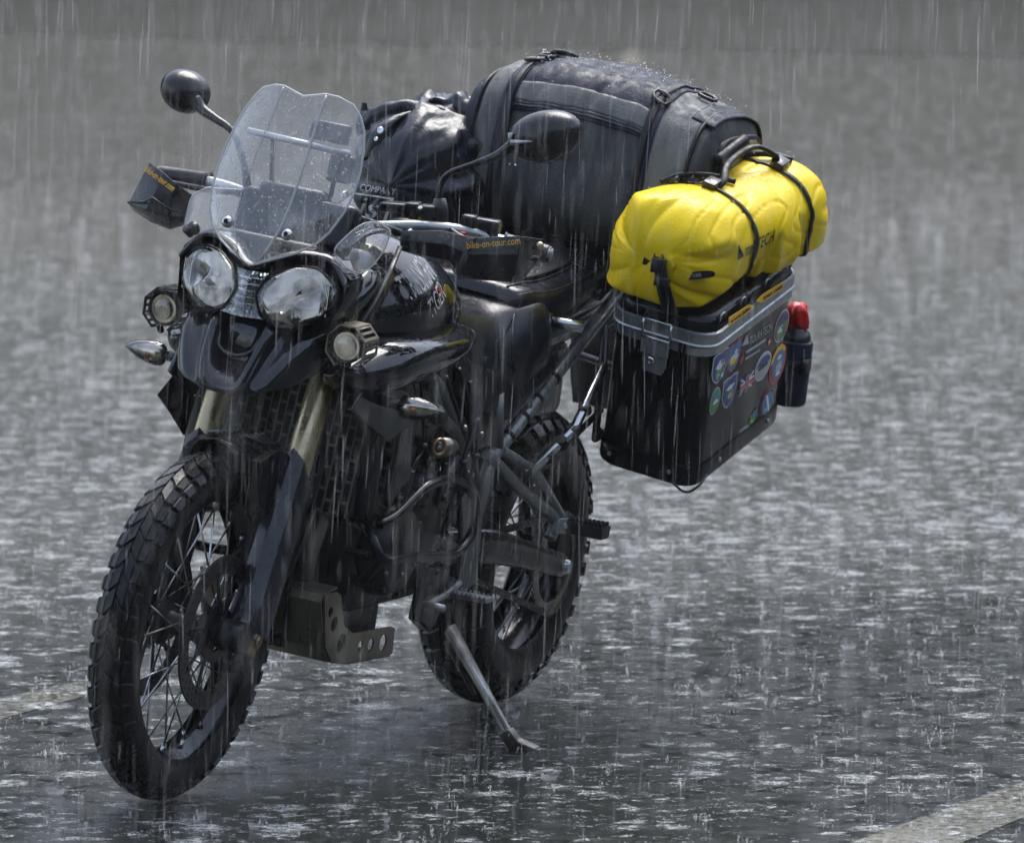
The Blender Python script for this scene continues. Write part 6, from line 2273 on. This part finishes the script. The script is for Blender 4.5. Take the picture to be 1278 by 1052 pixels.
# ------------------------------------------------------------------ wires, clamps and fasteners round the engine
rs = random.Random(21)
for k in range(7):
    x0 = rs.uniform(.66, 1.08); x1 = x0 + rs.uniform(-.10, .10)
    y0 = rs.uniform(.145, .185)
    bm = NB()
    P = [(x0, y0, rs.uniform(.74, .86)), (x0 + rs.uniform(-.04, .04), y0 + .015, rs.uniform(.64, .74)), ((x0 + x1) / 2, y0 + .02, rs.uniform(.54, .66)), (x1, y0 + .005, rs.uniform(.42, .54))]
    add_tube(bm, P, rs.choice((.003, .004, .0055)), 8, smooth=7)
    w_ = part('wire_loom', bm, M['webbing'], moto)
    for t in (1, 2):
        c = V3(P[t])
        bm = NB(); add_tube(bm, [c + Vector((0, 0, -.004)), c + Vector((.001, 0, .004))], .0095, 12)
        part('clamp', bm, M['engine'], w_)
for k in range(26):
    c = (rs.uniform(.66, 1.08), rs.choice((.187, .172, .165)), rs.uniform(.38, .72))
    bolt(moto, c, (0, 1, 0), rs.uniform(.005, .009), .006, M['pipe'] if k % 2 else M['engine'])
for z in (.47, .53, .60, .66):
    bm = NB(); add_box(bm, (1.085 - (z - .47) * .25, .135, z), (.05, .05, .012), (0, R(-18), R(10)))
    part('bracket', bm, M['engine'], moto, bevel=.003)

BEAD = spray_mat('water_bead', 0.6, 0.9)


def beads(name, fn, n, parent, r0, r1, seed):
    """drops standing on, and just thrown off, a wet surface"""
    r_ = random.Random(seed)
    V, F = [], []
    base = [(0, 0, 1), (1, 0, 0), (0, 1, 0), (-1, 0, 0), (0, -1, 0), (0, 0, -1)]
    for k in range(n):
        c = fn(r_)
        r = r0 + (r1 - r0) * r_.random() ** 3
        o_ = len(V)
        V += [V3(c) + Vector(b) * r for b in base]
        F += [(o_, o_ + 1, o_ + 2), (o_, o_ + 2, o_ + 3), (o_, o_ + 3, o_ + 4), (o_, o_ + 4, o_ + 1), (o_ + 5, o_ + 2, o_ + 1), (o_ + 5, o_ + 3, o_ + 2), (o_ + 5, o_ + 4, o_ + 3), (o_ + 5, o_ + 1, o_ + 4)]
    tag(part(name, (V, F), BEAD, parent), kind='stuff')


beads('water_drops', lambda r_: dpt(r_.uniform(-.95, .97), r_.gauss(1.75, .45), .004 + (.02 * r_.random() if r_.random() < .35 else 0)), 900, db, .0008, .0022, 3)
beads('water_drops', lambda r_: yel(r_.uniform(.05, .95), r_.gauss(1.5, .5), .001 + (.018 * r_.random() if r_.random() < .4 else 0)), 260, yb, .0007, .0017, 4)
beads('water_drops', lambda r_: (r_.uniform(.12, .44), r_.uniform(-.05, .15), .992 + .02 * r_.random()), 90, ps, .0007, .0016, 5)
# drops hanging from lower edges
_edge = [(1.030, 0.398, 1.094), (1.060, 0.378, 1.068), (1.100, 0.342, 1.067), (1.160, -0.339, 1.045), (1.170, -0.394, 1.060), (1.000, 0.386, 1.306), (1.020, 0.320, 1.292), (1.500, 0.004, 0.933), (1.530, -0.048, 0.795), (1.540, 0.041, 0.816), (1.430, -0.193, 0.898), (1.430, 0.203, 0.897)]
beads('water_drops', lambda r_: V3(r_.choice(_edge)) + Vector((r_.gauss(0, .004), r_.gauss(0, .012), -.001)), 30, moto, .0014, .0026, 6)


def split_islands(names):
    """parts modelled several at a time become one object per piece"""
    for o in list(sc.objects):
        if o.type != 'MESH' or o.name.split('.')[0] not in names: continue
        bm = bmesh.new(); bm.from_mesh(o.data); bm.verts.ensure_lookup_table()
        seen = set(); isl = []
        for v in bm.verts:
            if v.index in seen: continue
            st = [v]; seen.add(v.index); cur = []
            while st:
                a = st.pop(); cur.append(a.index)
                for e in a.link_edges:
                    b = e.other_vert(a)
                    if b.index not in seen: seen.add(b.index); st.append(b)
            isl.append(set(cur))
        bm.free()
        if len(isl) < 2: continue
        src = o.data
        for k, keep in enumerate(isl):
            me = src.copy()
            b2 = bmesh.new(); b2.from_mesh(me); b2.verts.ensure_lookup_table()
            bmesh.ops.delete(b2, geom=[v for v in b2.verts if v.index not in keep], context='VERTS')
            b2.to_mesh(me); b2.free()
            if k == 0: o.data = me
            else:
                c = o.copy(); c.data = me; COL.objects.link(c); c.parent = o.parent


split_islands({'pivot_plate', 'cable_tie', 'piping', 'lever', 'strap_tail', 'ladder_lock', 'vent_slot', 'beam_adjuster', 'switch_mark', 'seam'})
